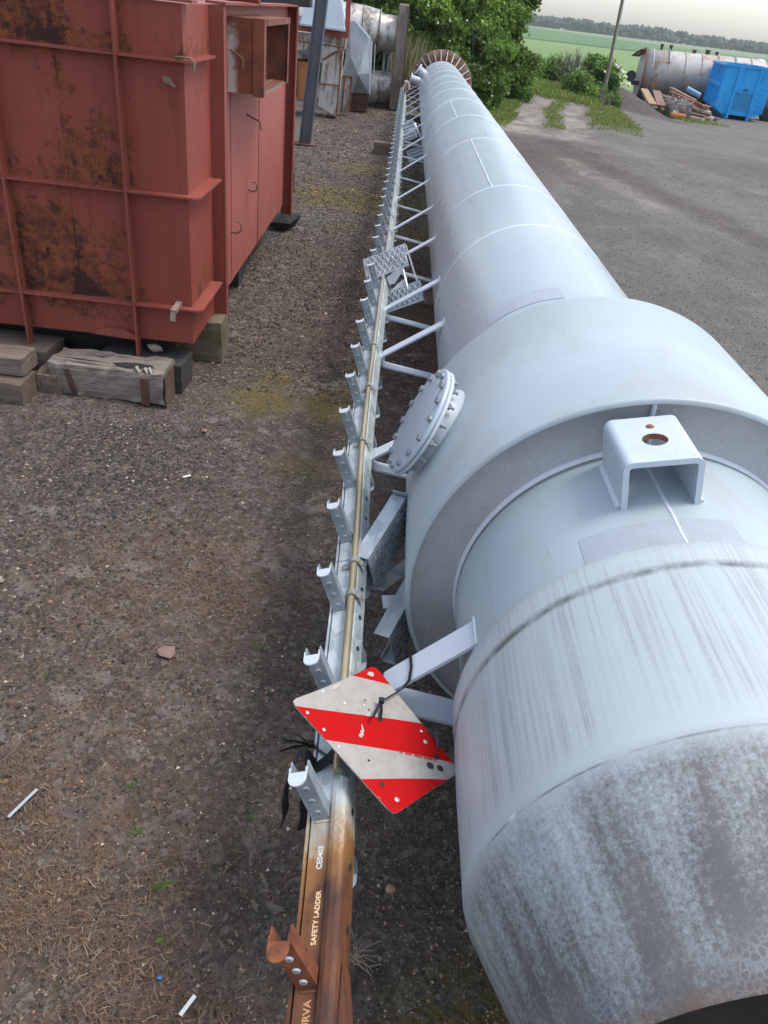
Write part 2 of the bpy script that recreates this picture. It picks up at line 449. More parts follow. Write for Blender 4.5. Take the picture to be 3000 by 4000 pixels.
def mat_red(name='red_oxide_paint', a=(.225, .050, .036), b=(.28, .072, .052), patch=.62, amt=1.0):
    m = M(name, .6, spec=.22)
    c = m.mix(m.ramp(m.noise(1.6, 5), .3, .7), a, b)
    c = m.mix(m.math('MULTIPLY', m.ramp(m.noise(3, 3, .6, vec=m.mapping((6, 6, .5))), .5, .8), .45), c, tuple(x * .62 for x in a))
    # rust bloom in ragged patches
    big = m.noise(2.1, 4, .6, dist=.4); fine = m.noise(24, 6, .8)
    k = m.math('ADD', big, m.math('MULTIPLY', m.math('SUBTRACT', fine, .5), .75))
    if amt >= 1.0:
        xyz = m.sep(m.tc()); lx, lz = xyz[0], xyz[2]
        inp = m.math('MULTIPLY', m.ramp(lx, .30, .42), m.ramp(lx, .93, .86))
        k = m.math('ADD', k, m.math('MULTIPLY_ADD', inp, .15, -.07))
        for rz in (1.335, .76, .20):
            d = m.math('SUBTRACT', lz, rz)
            k = m.math('ADD', k, m.math('MULTIPLY', m.math('MULTIPLY', m.ramp(d, -.01, .02), m.ramp(d, .16, .0)), .15))
        for rx in (.34, .925):
            d = m.math('ABSOLUTE', m.math('SUBTRACT', lx, rx))
            k = m.math('ADD', k, m.math('MULTIPLY', m.ramp(d, .05, .0), .10))
        seam = m.math('MULTIPLY', m.ramp(m.math('ABSOLUTE', m.math('SUBTRACT', lx, .62)), .004, .001), m.ramp(lz, .2, .25))
        k = m.math('ADD', k, m.math('MULTIPLY', m.ramp(m.math('ABSOLUTE', m.math('SUBTRACT', lx, .62)), .07, .0), .07))
        k = m.math('ADD', k, m.math('MULTIPLY', seam, .10))
    f = m.ramp(k, patch, patch + .05)
    c = m.mix(m.math('MULTIPLY', f, .8 * amt), c, m.mix(m.ramp(m.noise(15, 5, .7), .4, .66), (.060, .024, .018), (.26, .085, .024)))
    f2 = m.ramp(k, patch + .14, patch + .2)
    c = m.mix(m.math('MULTIPLY', f2, .9 * amt), c, (.035, .017, .014))
    m.color(c); m.rough(m.math('ADD', m.math('MULTIPLY', f, .3), .5))
    m.bump(m.math('ADD', m.noise(2.2, 2), m.math('MULTIPLY', m.math('MULTIPLY', f, fine), .15)), .25, .01); return m
RED = mat_red(patch=.565)
RED_S = mat_red('red_oxide_lit_side', (.31, .088, .070), (.37, .12, .095), .80, .6)  # paler copy of the red, stronger light on this side put into the colour
RED_R = mat_red('red_oxide_rib', (.21, .055, .040), (.29, .082, .060), .66, .95)
def mat_duct():
    m = M('scorched_duct_steel', .7)
    c = m.mix(m.ramp(m.noise(7, 6, .7), .35, .65), (.10, .035, .022), (.26, .075, .03))
    wm = m.ramp(m.math('ADD', m.sep(m.tc())[0], m.math('MULTIPLY', m.noise(14, 5, .8), .08)), 1.305, 1.27)
    c = m.mix(m.math('MULTIPLY', wm, m.ramp(m.noise(9, 4), .4, .55)), c, (.5, .47, .44))
    m.color(c).bump(m.noise(40, 4), .4, .004); return m
DUCT = mat_duct()
def mat_wood(name, a, b, dark=(.03, .025, .02), axis='X', rough=.85, moss=0.0):
    m = M(name, rough)
    scl = {'X': (1.2, 14, 14), 'Y': (14, 1.2, 14)}[axis]
    g = m.noise(3, 7, .75, vec=m.mapping(scl)); g2 = m.noise(10, 4, .7, vec=m.mapping(scl))
    c = m.mix(m.ramp(g, .3, .7), a, b)
    c = m.mix(m.ramp(g2, .60, .66), c, dark)
    if moss: c = m.mix(m.math('MULTIPLY', m.ramp(m.noise(9, 5, .7), .48, .62), moss), c, (.075, .085, .025))
    m.color(c).bump(m.math('ADD', g, m.math('MULTIPLY', g2, .6)), .8, .012); return m
WOOD_G = mat_wood('weathered_grey_wood', (.13, .095, .07), (.29, .235, .185))
WOOD_B = mat_wood('brown_sleeper_wood', (.10, .070, .05), (.21, .16, .12))
WOOD_D = mat_wood('dark_tarred_wood', (.03, .028, .027), (.07, .063, .058))
WOOD_M = mat_wood('mossy_wood', (.12, .095, .06), (.22, .18, .12), moss=.7)
WOOD_S = mat_wood('splintered_wood', (.13, .10, .08), (.34, .29, .24), (.012, .01, .01))
def mat_stain(name, a, b, streak=(.12, .08, .05), amt=.5, sc_=3, metal=0.0, rough=.5):
    m = M(name, rough, metal=metal)
    c = m.mix(m.ramp(m.noise(sc_, 6, .7), .3, .7), a, b)
    k = m.math('ADD', m.noise(sc_ * .8, 4, .6, vec=m.mapping((2.5, 2.5, .8))), m.math('MULTIPLY', m.noise(sc_ * 9, 4, .8), .25))
    c = m.mix(m.math('MULTIPLY', m.ramp(k, .60, .74), amt), c, streak)
    m.color(c).bump(m.noise(sc_ * 3, 3), .3, .01); return m
WHITE_RUST = mat_stain('white_paint_rusting', (.42, .40, .37), (.55, .53, .49), (.19, .08, .035), .85, 4)
SHEET = mat_stain('bare_sheet_metal', (.33, .36, .38), (.43, .46, .48), (.25, .27, .28), .5, 3, .4, .5)
PALEBLUE = mat_stain('pale_blue_sheet', (.55, .62, .68), (.62, .68, .73), (.4, .45, .5), .3, 2)
STAINLESS = mat_stain('scorched_stainless', (.36, .33, .29), (.62, .60, .56), (.10, .08, .06), .85, 2.6, .45, .42)
BROWN_ST = mat_stain('brown_burnt_steel', (.13, .10, .08), (.26, .21, .17), (.06, .045, .04), .6, 3)
COLGREY = mat_stain('slate_grey_paint', (.075, .085, .10), (.10, .11, .13), (.05, .05, .055), .4, 4)
TANK = None
def mat_tank():
    m = M('old_tank_paint', .6)
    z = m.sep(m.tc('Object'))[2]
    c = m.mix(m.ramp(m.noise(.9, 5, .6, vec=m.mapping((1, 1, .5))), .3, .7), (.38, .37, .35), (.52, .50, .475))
    lo = m.ramp(m.math('ADD', z, m.math('MULTIPLY', m.noise(1.2, 4), .7)), 2.15, 1.0)  # lower half darkened: shading and dirt painted into the colour
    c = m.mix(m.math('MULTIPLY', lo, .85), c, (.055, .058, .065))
    ru = m.ramp(m.noise(1.1, 6, .75, dist=.4), .53, .60)
    c = m.mix(m.math('MULTIPLY', ru, .75), c, (.33, .16, .07))
    ol = m.ramp(m.noise(.8, 4, .6, vec=m.mapping(loc=(7, 3, 1))), .56, .63)
    c = m.mix(m.math('MULTIPLY', ol, .5), c, (.34, .29, .18))
    m.color(c); return m
TANK = mat_tank()
BLUE = mat_stain('bright_blue_paint', (.0, .33, .76), (.008, .40, .86), (.0, .20, .5), .5, 1.4, 0, .4)
LEAFM = M('foliage', .6)
LEAFM.color(LEAFM.attr('tint')); LEAFM.b.inputs['Subsurface Weight'].default_value = 0
def mat_leaf(name='leaf'):
    m = M(name, .55, spec=.3)
    tr = m.n.new('ShaderNodeBsdfTranslucent'); ms = m.n.new('ShaderNodeMixShader'); ms.inputs[0].default_value = .35
    a = m.attr('tint'); m.color(a); m.L(m.mix(1.0, a, (1.1, 1.25, .6), 'MULTIPLY'), tr.inputs[0])
    m.L(m.b.outputs[0], ms.inputs[1]); m.L(tr.outputs[0], ms.inputs[2])
    m.L(ms.outputs[0], m.n['Material Output'].inputs[0]); return m
LEAF = mat_leaf()
BARK = mat_wood('bark', (.05, .04, .03), (.11, .09, .07))
TINTED = M('tinted_stone', .85); TINTED.color(TINTED.attr('tint'))

def mat_ground():
    m = M('yard_grit', .9, spec=.25)
    a = m.sep(m.attr('mask'))    # x moss, y straw/rust, z pale gravel
    n1 = m.noise(.7, 5, .6); n2 = m.noise(7, 6, .7); n3 = m.noise(60, 5, .8)
    soil = m.mix(m.ramp(n2, .3, .7), (.064, .046, .033), (.118, .088, .064))
    soil = m.mix(m.ramp(n1, .35, .65), soil, m.mix(n2, (.088, .066, .050), (.135, .108, .086)))
    vc = m.voro(62, out='Color'); vd = m.voro(62)
    g = m.sep(vc)
    grain = m.mix(m.math('POWER', g[0], 3.0), (.040, .036, .034), (.26, .235, .21))
    grain = m.mix(m.math('MULTIPLY', g[1], .4), grain, (.10, .065, .05))
    f = m.ramp(n3, .38, .58)
    c = m.mix(m.math('MULTIPLY', f, .8), soil, grain)
    # coarser lumps read at a distance
    v2 = m.sep(m.voro(17, out='Color')); k2 = m.math('MULTIPLY', m.ramp(m.noise(1.6, 4, .7), .40, .62), m.math('POWER', v2[0], 4.0))
    c = m.mix(m.math('MULTIPLY', k2, .8), c, (.24, .21, .185))
    c = m.mix(m.math('MULTIPLY', m.ramp(m.noise(2.6, 6, .75, dist=.5), .52, .70), .45), c, (.040, .034, .030))
    # lighter worn hardstanding
    pale = m.mix(m.ramp(m.noise(26, 6, .8), .3, .72), (.095, .088, .08), (.20, .187, .168))
    pale = m.mix(m.math('MULTIPLY', m.ramp(m.noise(.55, 9, .78, vec=m.mapping((1, .6, 1)), dist=.4), .44, .60), .8), pale, m.mix(m.noise(40, 4, .8), (.06, .058, .056), (.12, .115, .11)))
    pale = m.mix(m.math('MULTIPLY', m.ramp(m.noise(2.3, 7, .8, vec=m.mapping((1, .5, 1))), .52, .62), .35), pale, (.22, .20, .18))
    pale = m.mix(m.math('MULTIPLY', m.ramp(m.noise(180, 2, .8), .55, .7), .5), pale, (.30, .28, .25))
    c = m.mix(a[2], c, pale)
    mud = m.mix(m.ramp(m.noise(1.3, 7, .75, dist=.6), .36, .62), (.11, .095, .08), (.33, .295, .26))
    c = m.mix(m.math('MULTIPLY', m.attr('mud', 'Fac'), m.ramp(m.noise(3.5, 5, .8), .28, .5)), c, mud)
    c = m.mix(m.attr('dark', 'Fac'), c, m.mix(m.ramp(m.noise(3, 7, .75), .3, .7), (.045, .038, .034), (.105, .088, .077)))
    mossc = m.mix(m.noise(40, 4), (.065, .055, .012), (.20, .165, .032))
    c = m.mix(m.math('MINIMUM', m.math('MULTIPLY', m.math('MULTIPLY', a[0], 1.6), m.ramp(m.noise(13, 6, .8), .38, .50)), 1.0), c, mossc)
    st = m.mix(m.noise(50, 5), (.10, .058, .032), (.20, .12, .062))
    c = m.mix(m.math('MULTIPLY', a[1], m.ramp(m.noise(9, 6, .8), .42, .62)), c, st)
    m.color(c)
    m.bump(m.math('ADD', m.math('MULTIPLY', n3, .8), m.math('MULTIPLY', vd, .8)), .8, .012)
    return m
GROUND = mat_ground()
def mat_field(name, a, b, row=.8):
    m = M(name, .9)
    c = m.mix(m.ramp(m.noise(.02, 6, .6, vec=m.mapping((1, .25, 1))), .3, .7), a, b)
    c = m.mix(m.math('MULTIPLY', m.ramp(m.noise(.35, 5, .7, vec=m.mapping((1, .12, 1))), .4, .7), .4), c, tuple(q * .7 for q in a))
    m.color(c); return m
FIELD = mat_field('young_crop', (.10, .175, .03), (.15, .225, .05))
FIELD2 = mat_field('dark_crop', (.040, .12, .018), (.055, .15, .025))
FIELD3 = mat_field('olive_crop', (.13, .17, .07), (.16, .20, .09))
# ================================================================ ground, far fields
def axis_lines(dense0, dense1, step, lo, hi, grow):
    L = list(np.arange(dense0, dense1, step)); s_ = step; x = L[-1]
    while x < hi: s_ *= grow; x += s_; L.append(x)
    s_ = step; x = dense0; pre = []
    while x > lo: s_ *= grow; x -= s_; pre.append(x)
    return np.array(pre[::-1] + L)
gx0 = axis_lines(-2.6, 2.2, .035, -60, 2.3, 1.09); gy0 = axis_lines(.2, 6.5, .035, -30, 16, 1.022)
def grow_from(a, st, hi, gr):
    out = [a]; s_ = st
    while out[-1] < hi: s_ *= gr; out.append(out[-1] + s_)
    return out
gx = np.unique(np.concatenate([gx0, np.arange(gx0[-1] + .08, 8.0, .12), grow_from(8.1, .14, 120, 1.09)]))
gy = np.unique(np.concatenate([gy0, np.arange(gy0[-1] + .15, 31, .17), grow_from(31.1, .2, 62, 1.06)]))
def trk(y, k):      # the two wheel ruts
    return np.interp(y, [17.5, 20.3, 23, 26, 29.5, 33], [2.55, 2.95, 3.4, 4.1, 4.9, 5.6] if k == 0 else [3.55, 4.15, 4.55, 5.2, 6.0, 6.7])
def mudmask(x, y):
    out = 0
    for k, w_ in ((0, .44), (1, .34)):
        ww = w_ * np.interp(y, [17, 19, 24, 30], [1.9, 1.2, .9, .55]); d = np.abs(x + .25 * (fbm(x * 1.3, y * .9) - .5) - trk(y, k))
        out = np.maximum(out, 1 - ss(d, ww * .55, ww * 1.25))
    return out * ss(y + 1.2 * fbm(x * 1.5, y), 17.6, 19.4) * (1 - ss(y, 28, 31))
X, Y = np.meshgrid(gx, gy)
Z = zg(X, Y) + (fbm(X * 3, Y * 3) - .5) * .035 + (fbm(X * .7, Y * .7, 3) - .5) * .05 + (fbm(X * 14, Y * 14, 3) - .5) * .014
Z = Z - .07 * mudmask(X, Y) * (.4 + fbm(X * 2, Y * 2)) + .05 * ss(Y, 18.5, 20) * (1 - ss(Y, 29, 31)) * (X > 2.3) * (X < 6) * (fbm(X * 2.5, Y * 2.5) - .3)
V = np.stack([X.ravel(), Y.ravel(), Z.ravel() - .01], 1)
nx, ny = len(gx), len(gy)
i = (np.arange(ny - 1)[:, None] * nx + np.arange(nx - 1)[None]).ravel()
F = np.stack([i, i + 1, i + nx + 1, i + nx], 1)
def blob(x, y, cx, cy, rx, ry): return 1 - ss(np.sqrt(((x - cx) / rx) ** 2 + ((y - cy) / ry) ** 2), .2, 1.0)
x, y = V[:, 0], V[:, 1]
moss = np.zeros(len(V))
for cx_, cy_, rx_, ry_, k in ((-.45, 9.5, 1.1, .95, 1), (.1, 9.6, .5, .7, .7), (-.62, 3.92, .28, .3, .55), (-.25, 3.95, .2, .35, .5), (-.3, 3.2, .2, .2, .25), (-.6, 4.2, .15, .2, .7), (-.5, 8.0, .3, .25, .7),
                              (-.3, 11.5, .8, .6, .5), (1.3, 15.6, .9, 1.2, .3), (3.4, 5.9, .15, .12, 1), (.25, 8.1, .5, .8, .5), (.35, .75, .3, .3, .5)):
    moss = np.maximum(moss, k * blob(x, y, cx_, cy_, rx_, ry_))
moss = moss * (.55 + .9 * fbm(x * 4, y * 4))
straw = np.maximum(.9 * blob(x, y, -.85, 1.15, .75, .55), .7 * blob(x, y, -.45, .75, .5, .4))
straw = np.maximum(straw, .6 * blob(x, y, -.7, 2.3, .7, .6)); straw = np.maximum(straw, .5 * blob(x, y, -1.0, 1.6, .7, .4))
straw = straw * (.3 + 1.1 * fbm(x * 3, y * 3))
pale = ss(x + (fbm(x * .5, y * .5) - .5) * 2.0, 1.35, 2.3) * (1 - .75 * blob(x, y, 2.6, 16.0, 2.2, 5.5)) * (.75 + .3 * fbm(x * .3, y * .3))
pale = np.maximum(pale, .8 * blob(x, y, -.55, 8.3, .6, .9) * fbm(x * 2, y * 2) * 1.6)
pale = pale * (1 - ss(np.sqrt(((x - 9.6) / 2.9) ** 2 + ((y - 38.5) / 5.0) ** 2) * -1, -1.1, -.75))
mudv = mudmask(x, y).astype(np.float32)
dmd = np.sqrt(((x - 9.3) / 3.3) ** 2 + ((y - 38.5) / 6.0) ** 2)
darkv = np.maximum(1 - ss(dmd + .25 * (fbm(x, y) - .5), .62, .95), .75 * blob(x, y, 2.2, 15.0, 1.0, 3.6) * fbm(x * 2, y * 2) * 1.4).astype(np.float32)
def capsule(x, y, p, q, r):
    d = np.array(q, float) - p; t = np.clip(((x - p[0]) * d[0] + (y - p[1]) * d[1]) / (d @ d), 0, 1)
    return 1 - ss(np.hypot(x - p[0] - t * d[0], (y - p[1] - t * d[1]) * .6) + .55 * (fbm(x * 2.2, y * 1.2) - .5), r * .35, r)
darkv = np.maximum(darkv, .55 * capsule(x, y, (3.0, 16.6), (4.5, 9.6), .42) * (.5 + fbm(x * 3, y * 2)))
darkv = np.maximum(darkv, .95 * capsule(x, y, (2.7, 17.0), (3.7, 15.4), .26) * (fbm(x * 6, y * 3) > .45))
darkv = np.maximum(darkv, .38 * capsule(x, y, (5.6, 16.2), (9.5, 17.6), .9)).astype(np.float32)
mudv = np.maximum(mudv, .42 * capsule(x, y, (2.9, 14.4), (3.5, 11.0), .30)).astype(np.float32)
mudv = np.maximum(mudv, .30 * capsule(x, y, (4.2, 17.6), (6.4, 12.6), .5)).astype(np.float32)
cA = np.ones((len(V), 4), np.float32); cA[:, 0] = np.clip(moss, 0, 1); cA[:, 1] = np.clip(straw, 0, 1); cA[:, 2] = np.clip(pale, 0, 1)
cen = V[F].mean(1)
is_track = mudmask(cen[:, 0], cen[:, 1]) > .35
is_mound = np.sqrt(((cen[:, 0] - 9.2) / 2.5) ** 2 + ((cen[:, 1] - 38.5) / 4.6) ** 2) < .95
def ground_piece(name, sel):
    f = F[sel]; used, inv = np.unique(f, return_inverse=True)
    o = np_mesh(name, V[used], inv.reshape(f.shape), GROUND, kind='structure', smooth=True)
    at = o.data.color_attributes.new('mask', 'FLOAT_COLOR', 'POINT'); at.data.foreach_set('color', cA[used].ravel())
    for nm, arr in (('mud', mudv), ('dark', darkv)):
        q = o.data.attributes.new(nm, 'FLOAT', 'POINT'); q.data.foreach_set('value', np.ascontiguousarray(arr[used]))
    return o
ground_piece('ground', ~(is_track | is_mound)); ground_piece('track', is_track); ground_piece('mound', is_mound & ~is_track)

# far land: falls into a shallow valley and climbs to the wood
def zfar(x, y):
    return np.interp(y, [40, 60, 100, 180, 320, 600, 900, 1400], [-1.75, -2.4, -4.2, -6.3, -6.5, -2.6, .35, -2]) + 0 * x
def sheet(name, xs, ys, mat, dz=0, kind='structure', jag=None):
    X, Y = np.meshgrid(xs, ys)
    Z = zfar(X, Y) + dz
    V = np.stack([X.ravel(), Y.ravel(), Z.ravel()], 1); nx, ny = len(xs), len(ys)
    i = (np.arange(ny - 1)[:, None] * nx + np.arange(nx - 1)[None]).ravel()
    return np_mesh(name, V, np.stack([i, i + 1, i + nx + 1, i + nx], 1), mat, kind=kind, smooth=True)
sheet('field', np.linspace(-500, 1300, 30), np.concatenate([np.linspace(40, 120, 30), np.linspace(130, 1350, 80)]), FIELD)
# two further crops on the rising ground, each its own sheet with a slanting edge
def strip_field(name, mat, edge_lo, edge_hi, dz):
    xs = np.linspace(-450, 1250, 60); vs = []; n = 14
    for k in range(n):
        for xx in xs:
            a, b = edge_lo(xx), edge_hi(xx); yy = a + (b - a) * k / (n - 1)
            vs.append((xx, yy, float(zfar(0, yy)) + dz))
    m = len(xs); i = (np.arange(n - 1)[:, None] * m + np.arange(m - 1)[None]).ravel()
    np_mesh(name, np.array(vs), np.stack([i, i + 1, i + m + 1, i + m], 1), mat, kind='structure', smooth=True)
strip_field('dark_field', FIELD2, lambda x: 460 + .10 * x, lambda x: max(470 + .1 * x, 880 - .95 * max(x, 0)), .25)
strip_field('olive_field', FIELD3, lambda x: max(462 + .1 * x, 884 - .95 * max(x, 0)), lambda x: 905, .25)

# far-off wood on the skyline: reads as one mass
def far_wood():
    vs, fs, cs = [], [], []
    N = 5200
    xx = rng.uniform(-380, 1150, N); dd = rng.uniform(0, 45, N)
    yy = 902 + dd + .0 * xx
    top = 8.5 + 3.0 * vnoise(xx * .02 + 3, 0 * xx + 5) + 2.2 * vnoise(xx * .11, 0 * xx + 9)
    rr = rng.uniform(2.2, 4.6, N)
    base = np.array([float(q) for q in np.interp(yy, [900, 1400], [.35, -2])])
    # octahedron blobs, jittered
    o = np.array([(1, 0, 0), (0, 1, 0), (-1, 0, 0), (0, -1, 0), (0, 0, 1), (0, 0, -1)], float)
    fo = np.array([(0, 1, 4), (1, 2, 4), (2, 3, 4), (3, 0, 4), (1, 0, 5), (2, 1, 5), (3, 2, 5), (0, 3, 5)])
    zz = base + rng.uniform(.1, 1, N) ** .6 * (top - rr * .8)
    V = (o[None] * (rr[:, None, None] * np.array([1.1, 1, 1.0])) + rng.normal(0, .35, (N, 6, 3)) + np.stack([xx, yy, zz], 1)[:, None]).reshape(-1, 3)
    F = (fo[None] + (np.arange(N) * 6)[:, None, None]).reshape(-1, 3)
    base_c = np.array([.030, .055, .026]); c = base_c * np.array([.8, .9, 1.25]) * rng.uniform(.5, 1.3, (N, 1)); c = np.repeat(c, 6, 0)
    np_mesh('woodland', V, F, TINTED, c, kind='stuff')
far_wood()

# ================================================================ steel chimney lying on sleepers
AX, AZ, RR = 0.7325, 0.61, 0.457
CY = Vector((AX, 0, AZ))
def cyl(theta_deg, r, y):
    t = R(theta_deg); return Vector((AX + r * math.sin(t), y, AZ + r * math.cos(t)))
chim = thing('steel_chimney', 'long pale blue-grey steel chimney lying on its side across the yard beside the ladder', 'chimney', (AX, 9, 0))
b = MB(); b.lathe([(RR, 1.62 + .02 * 0), (RR, 2.3), (RR, 5), (RR, 8), (RR, 11), (RR, 14), (RR, 18.4)], CY, uvs=True, seg=128)
shell = b.build('shell', PAINT, chim)
for yy in (3.95, 4.97, 7.0, 8.66, 10.38, 11.79, 12.95, 14.1, 15.4, 16.4, 17.3, 17.9):
    rw = .0036 if yy > 7.5 else .0022
    b = MB(); b.lathe([(RR + rw * math.cos(t) - .0008, yy + .011 * math.sin(t)) for t in np.linspace(0, math.pi, 7) - math.pi / 2], CY, seg=120)
    b.build('ring_weld', WELD, chim)
def long_weld(th, y0, y1, r=RR, h=.0045):
    b = MB(); b.tube([cyl(th + .25 * math.sin(k * 1.7), r - .001, y0 + (y1 - y0) * k / 24) for k in range(25)], h * 1.25, 6); b.build('seam_weld', WELD, chim)
long_weld(-19.5, 4.97, 7.0); long_weld(-24, 8.66, 10.38); long_weld(30, 7.0, 8.66); long_weld(12, 2.3, 4.97, h=.0015)
# faint repair band on the shell just beyond the collar
BAND = M('ground_primer_band', .6); BAND.color(BAND.mix(BAND.ramp(BAND.noise(18, 6, .8), .35, .6), (.325, .36, .39), (.37, .42, .47)))
b = MB(); b.lathe([(RR + .0012, 2.80), (RR + .0012, 2.93)], CY, seg=30, a0=R(-46), a1=R(-9), uvs=True); b.build('primer_band', BAND, chim)
# wide collar with chalky end plate
RC = .595
b = MB()
b.lathe([(RR - .002, 2.392), (RC - .05, 2.396), (RC - .012, 2.392), (RC, 2.38), (RC, 1.95), (RC, 1.64), (RC - .004, 1.632), (RC - .014, 1.632)], CY, uvs=.6, seg=144)
b.build('collar', COLLAR, chim)
b = MB(); b.lathe([(RC - .014, 1.632), (RC - .018, 1.648), (RR + .03, 1.652), (RR - .004, 1.646)], CY, seg=144, uvs=.6)
b.build('collar_end_plate', GRIME, chim)
b = MB(); b.lathe([(RR + .007, 1.6525), (RR + .006, 1.645), (RR + .002, 1.639), (RR - .002, 1.632)], CY, seg=144); b.build('fillet_weld', WELD, chim)
for th in (-8.5,):
    b = MB(); b.tube([cyl(th + .2 * math.sin(i_ * 2.1), RR + .008 + i_ * .0148, 1.644) for i_ in range(9)], .006, 8); b.build('plate_weld', WELD, chim)
# neck between collar and cap
b = MB(); b.lathe([(RR, 1.652), (RR, 1.45), (RR, 1.2)], CY, uvs=True, seg=128); b.build('neck', COLLAR, chim)
b = MB(); b.tube([cyl(-11 + .08 * math.sin(k * 1.3), RR - .0025, 1.63 - .4 * k / 16) for k in range(17)], .0055, 8); b.build('seam_weld', WELD, chim)
b = MB(); b.lathe([(RR + .001, 1.345), (RR + .001, 1.252)], CY, seg=30, a0=R(-36), a1=R(4)); b.build('primer_band', BAND, chim)
# cap: rolled band, groove, belt and cone with open mouth
RK = .482
prof = [(RR - .002, 1.236), (RK - .006, 1.236), (RK, 1.228), (RK, 1.20), (RK - .001, 1.172), (RK - .0045, 1.160), (RK - .003, 1.150), (RK, 1.13), (RK + .001, 1.0), (RK, .9), (RK, .80), (RK - .002, .786)]
cone0, cone1 = (RK - .004, .776), (.362, .486)
for k in range(9):
    t = k / 8; prof.append((cone0[0] + (cone1[0] - cone0[0]) * t, cone0[1] + (cone1[1] - cone0[1]) * t))
prof += [(.357, .483)]
b = MB(); b.lathe(prof, CY, uvs=.48, seg=160); capo = b.build('cap', CAP, chim)
b = MB(); b.lathe([(.3568, .4832), (.350, .490), (.36, .50), (RK - .02, .76), (RK - .012, 1.0), (RK - .012, 1.235)], CY, seg=96); b.build('cap_inside', mat_rust('sooty_inside', (.17, .135, .115), (.25, .20, .17), (.12, .10, .085), 6), capo)
# lifting lug
TH = -12.5
rh = Vector((math.sin(R(TH)), 0, math.cos(R(TH)))); th_ = Vector((math.cos(R(TH)), 0, -math.sin(R(TH)))); yh = Vector((0, 1, 0))
LW, LT, RTOP, Y0, Y1 = .083, .013, RR + .108, 1.402, 1.602
base = CY + Vector((0, 0, 0))
def arcpts(r_, s_): return None
outer = []
rb = .020
for sgn in (-1, 1):
    arc = [(sgn * (LW - rb + rb * math.cos(a)), RTOP - rb + rb * math.sin(a)) for a in np.linspace(0, math.pi / 2, 7)]
    if sgn < 0: outer += [(-LW, RR * .975)] + arc
    else: outer += arc[::-1] + [(LW, RR * .975)]
ri = rb - LT; inner = []
for sgn in (1, -1):
    arc = [(sgn * (LW - LT - ri + ri * math.cos(a)), RTOP - LT - ri + ri * math.sin(a)) for a in np.linspace(0, math.pi / 2, 7)]
    if sgn > 0: inner += [(LW - LT, RR * .975)] + arc
    else: inner += arc[::-1] + [(-LW + LT, RR * .975)]
# cross-section strip extruded, with the flat top replaced by a drilled plate
def lug_mesh():
    b = MB()
    no = len(outer)
    inn = inner[::-1]      # matches the outer order
    def P(q, yy): return base + th_ * q[0] + rh * q[1] + yh * yy
    vs = [P(q, Y0) for q in outer] + [P(q, Y1) for q in outer] + [P(q, Y0) for q in inn] + [P(q, Y1) for q in inn]
    mid = no // 2 - 1     # segment between the two arcs = flat top
    fs, sm = [], []
    for k in range(no - 1):
        if k != mid:
            fs.append((k, k + 1, no + k + 1, no + k)); fs.append((2 * no + k, 3 * no + k, 3 * no + k + 1, 2 * no + k + 1))
        fs.append((k, 2 * no + k, 2 * no + k + 1, k + 1)); fs.append((no + k, no + k + 1, 3 * no + k + 1, 3 * no + k))
    b.add(vs, fs)
    # drilled top
    hx = LW - rb; hr = .027; hc = (.004, Y0 + .092); n = 32
    def ring(level):
        o_, i_ = [], []
        for k in range(n):
            a = 2 * math.pi * (k + .5) / n; ca, sa = math.cos(a), math.sin(a)
            x0, x1, y0, y1 = -hx, hx, Y0, Y1
            tx = ((x1 - hc[0]) / ca if ca > 0 else (x0 - hc[0]) / ca) if abs(ca) > 1e-6 else 9
            ty = ((y1 - hc[1]) / sa if sa > 0 else (y0 - hc[1]) / sa) if abs(sa) > 1e-6 else 9
            t = min(tx, ty)
            o_.append((hc[0] + ca * t, hc[1] + sa * t)); i_.append((hc[0] + hr * ca, hc[1] + hr * sa))
        # square the corners
        for cx_, cy_ in ((-hx, Y0), (hx, Y0), (hx, Y1), (-hx, Y1)):
            j = min(range(n), key=lambda q: (o_[q][0] - cx_) ** 2 + (o_[q][1] - cy_) ** 2); o_[j] = (cx_, cy_)
        f = lambda q: base + th_ * q[0] + yh * q[1] + rh * level
        return [f(q) for q in o_], [f(q) for q in i_]
    for lv in (RTOP, RTOP - LT):
        o_, i_ = ring(lv); b.add(o_ + i_, [(k, (k + 1) % n, n + (k + 1) % n, n + k) for k in range(n)])
    return b, ring(RTOP)[1], ring(RTOP - LT)[1]
b, ht, hb = lug_mesh()
lug = b.build('lifting_lug', LUG, chim)
b = MB(); n = len(ht); b.add([p + rh * .0005 for p in ht] + hb, [(k, (k + 1) % n, n + (k + 1) % n, n + k) for k in range(n)], smooth=True); b.build('bolt_hole', mat_rust('hole_rust', (.16, .05, .03), (.34, .14, .08), (.08, .03, .02), 30), lug)
b = MB(); cpl = base + th_ * .008 + yh * (Y0 + .152) + rh * RTOP
b.lathe([(.0, .004), (.006, .0035), (.0085, .0015), (.0095, -.0005)], cpl, axis=rh, ref=(0, 1, 0), seg=14); b.build('rivet', RUST, lug)
for sg in (-1, 1):
    b = MB(); b.tube([base + th_ * sg * (LW + .002) + rh * (RR - .008 + (.004 if k % 2 else 0)) + yh * (Y0 + .01 + (Y1 - Y0 - .02) * k / 10) for k in range(11)], .009, 7); b.build('fillet_weld', WELD, lug)

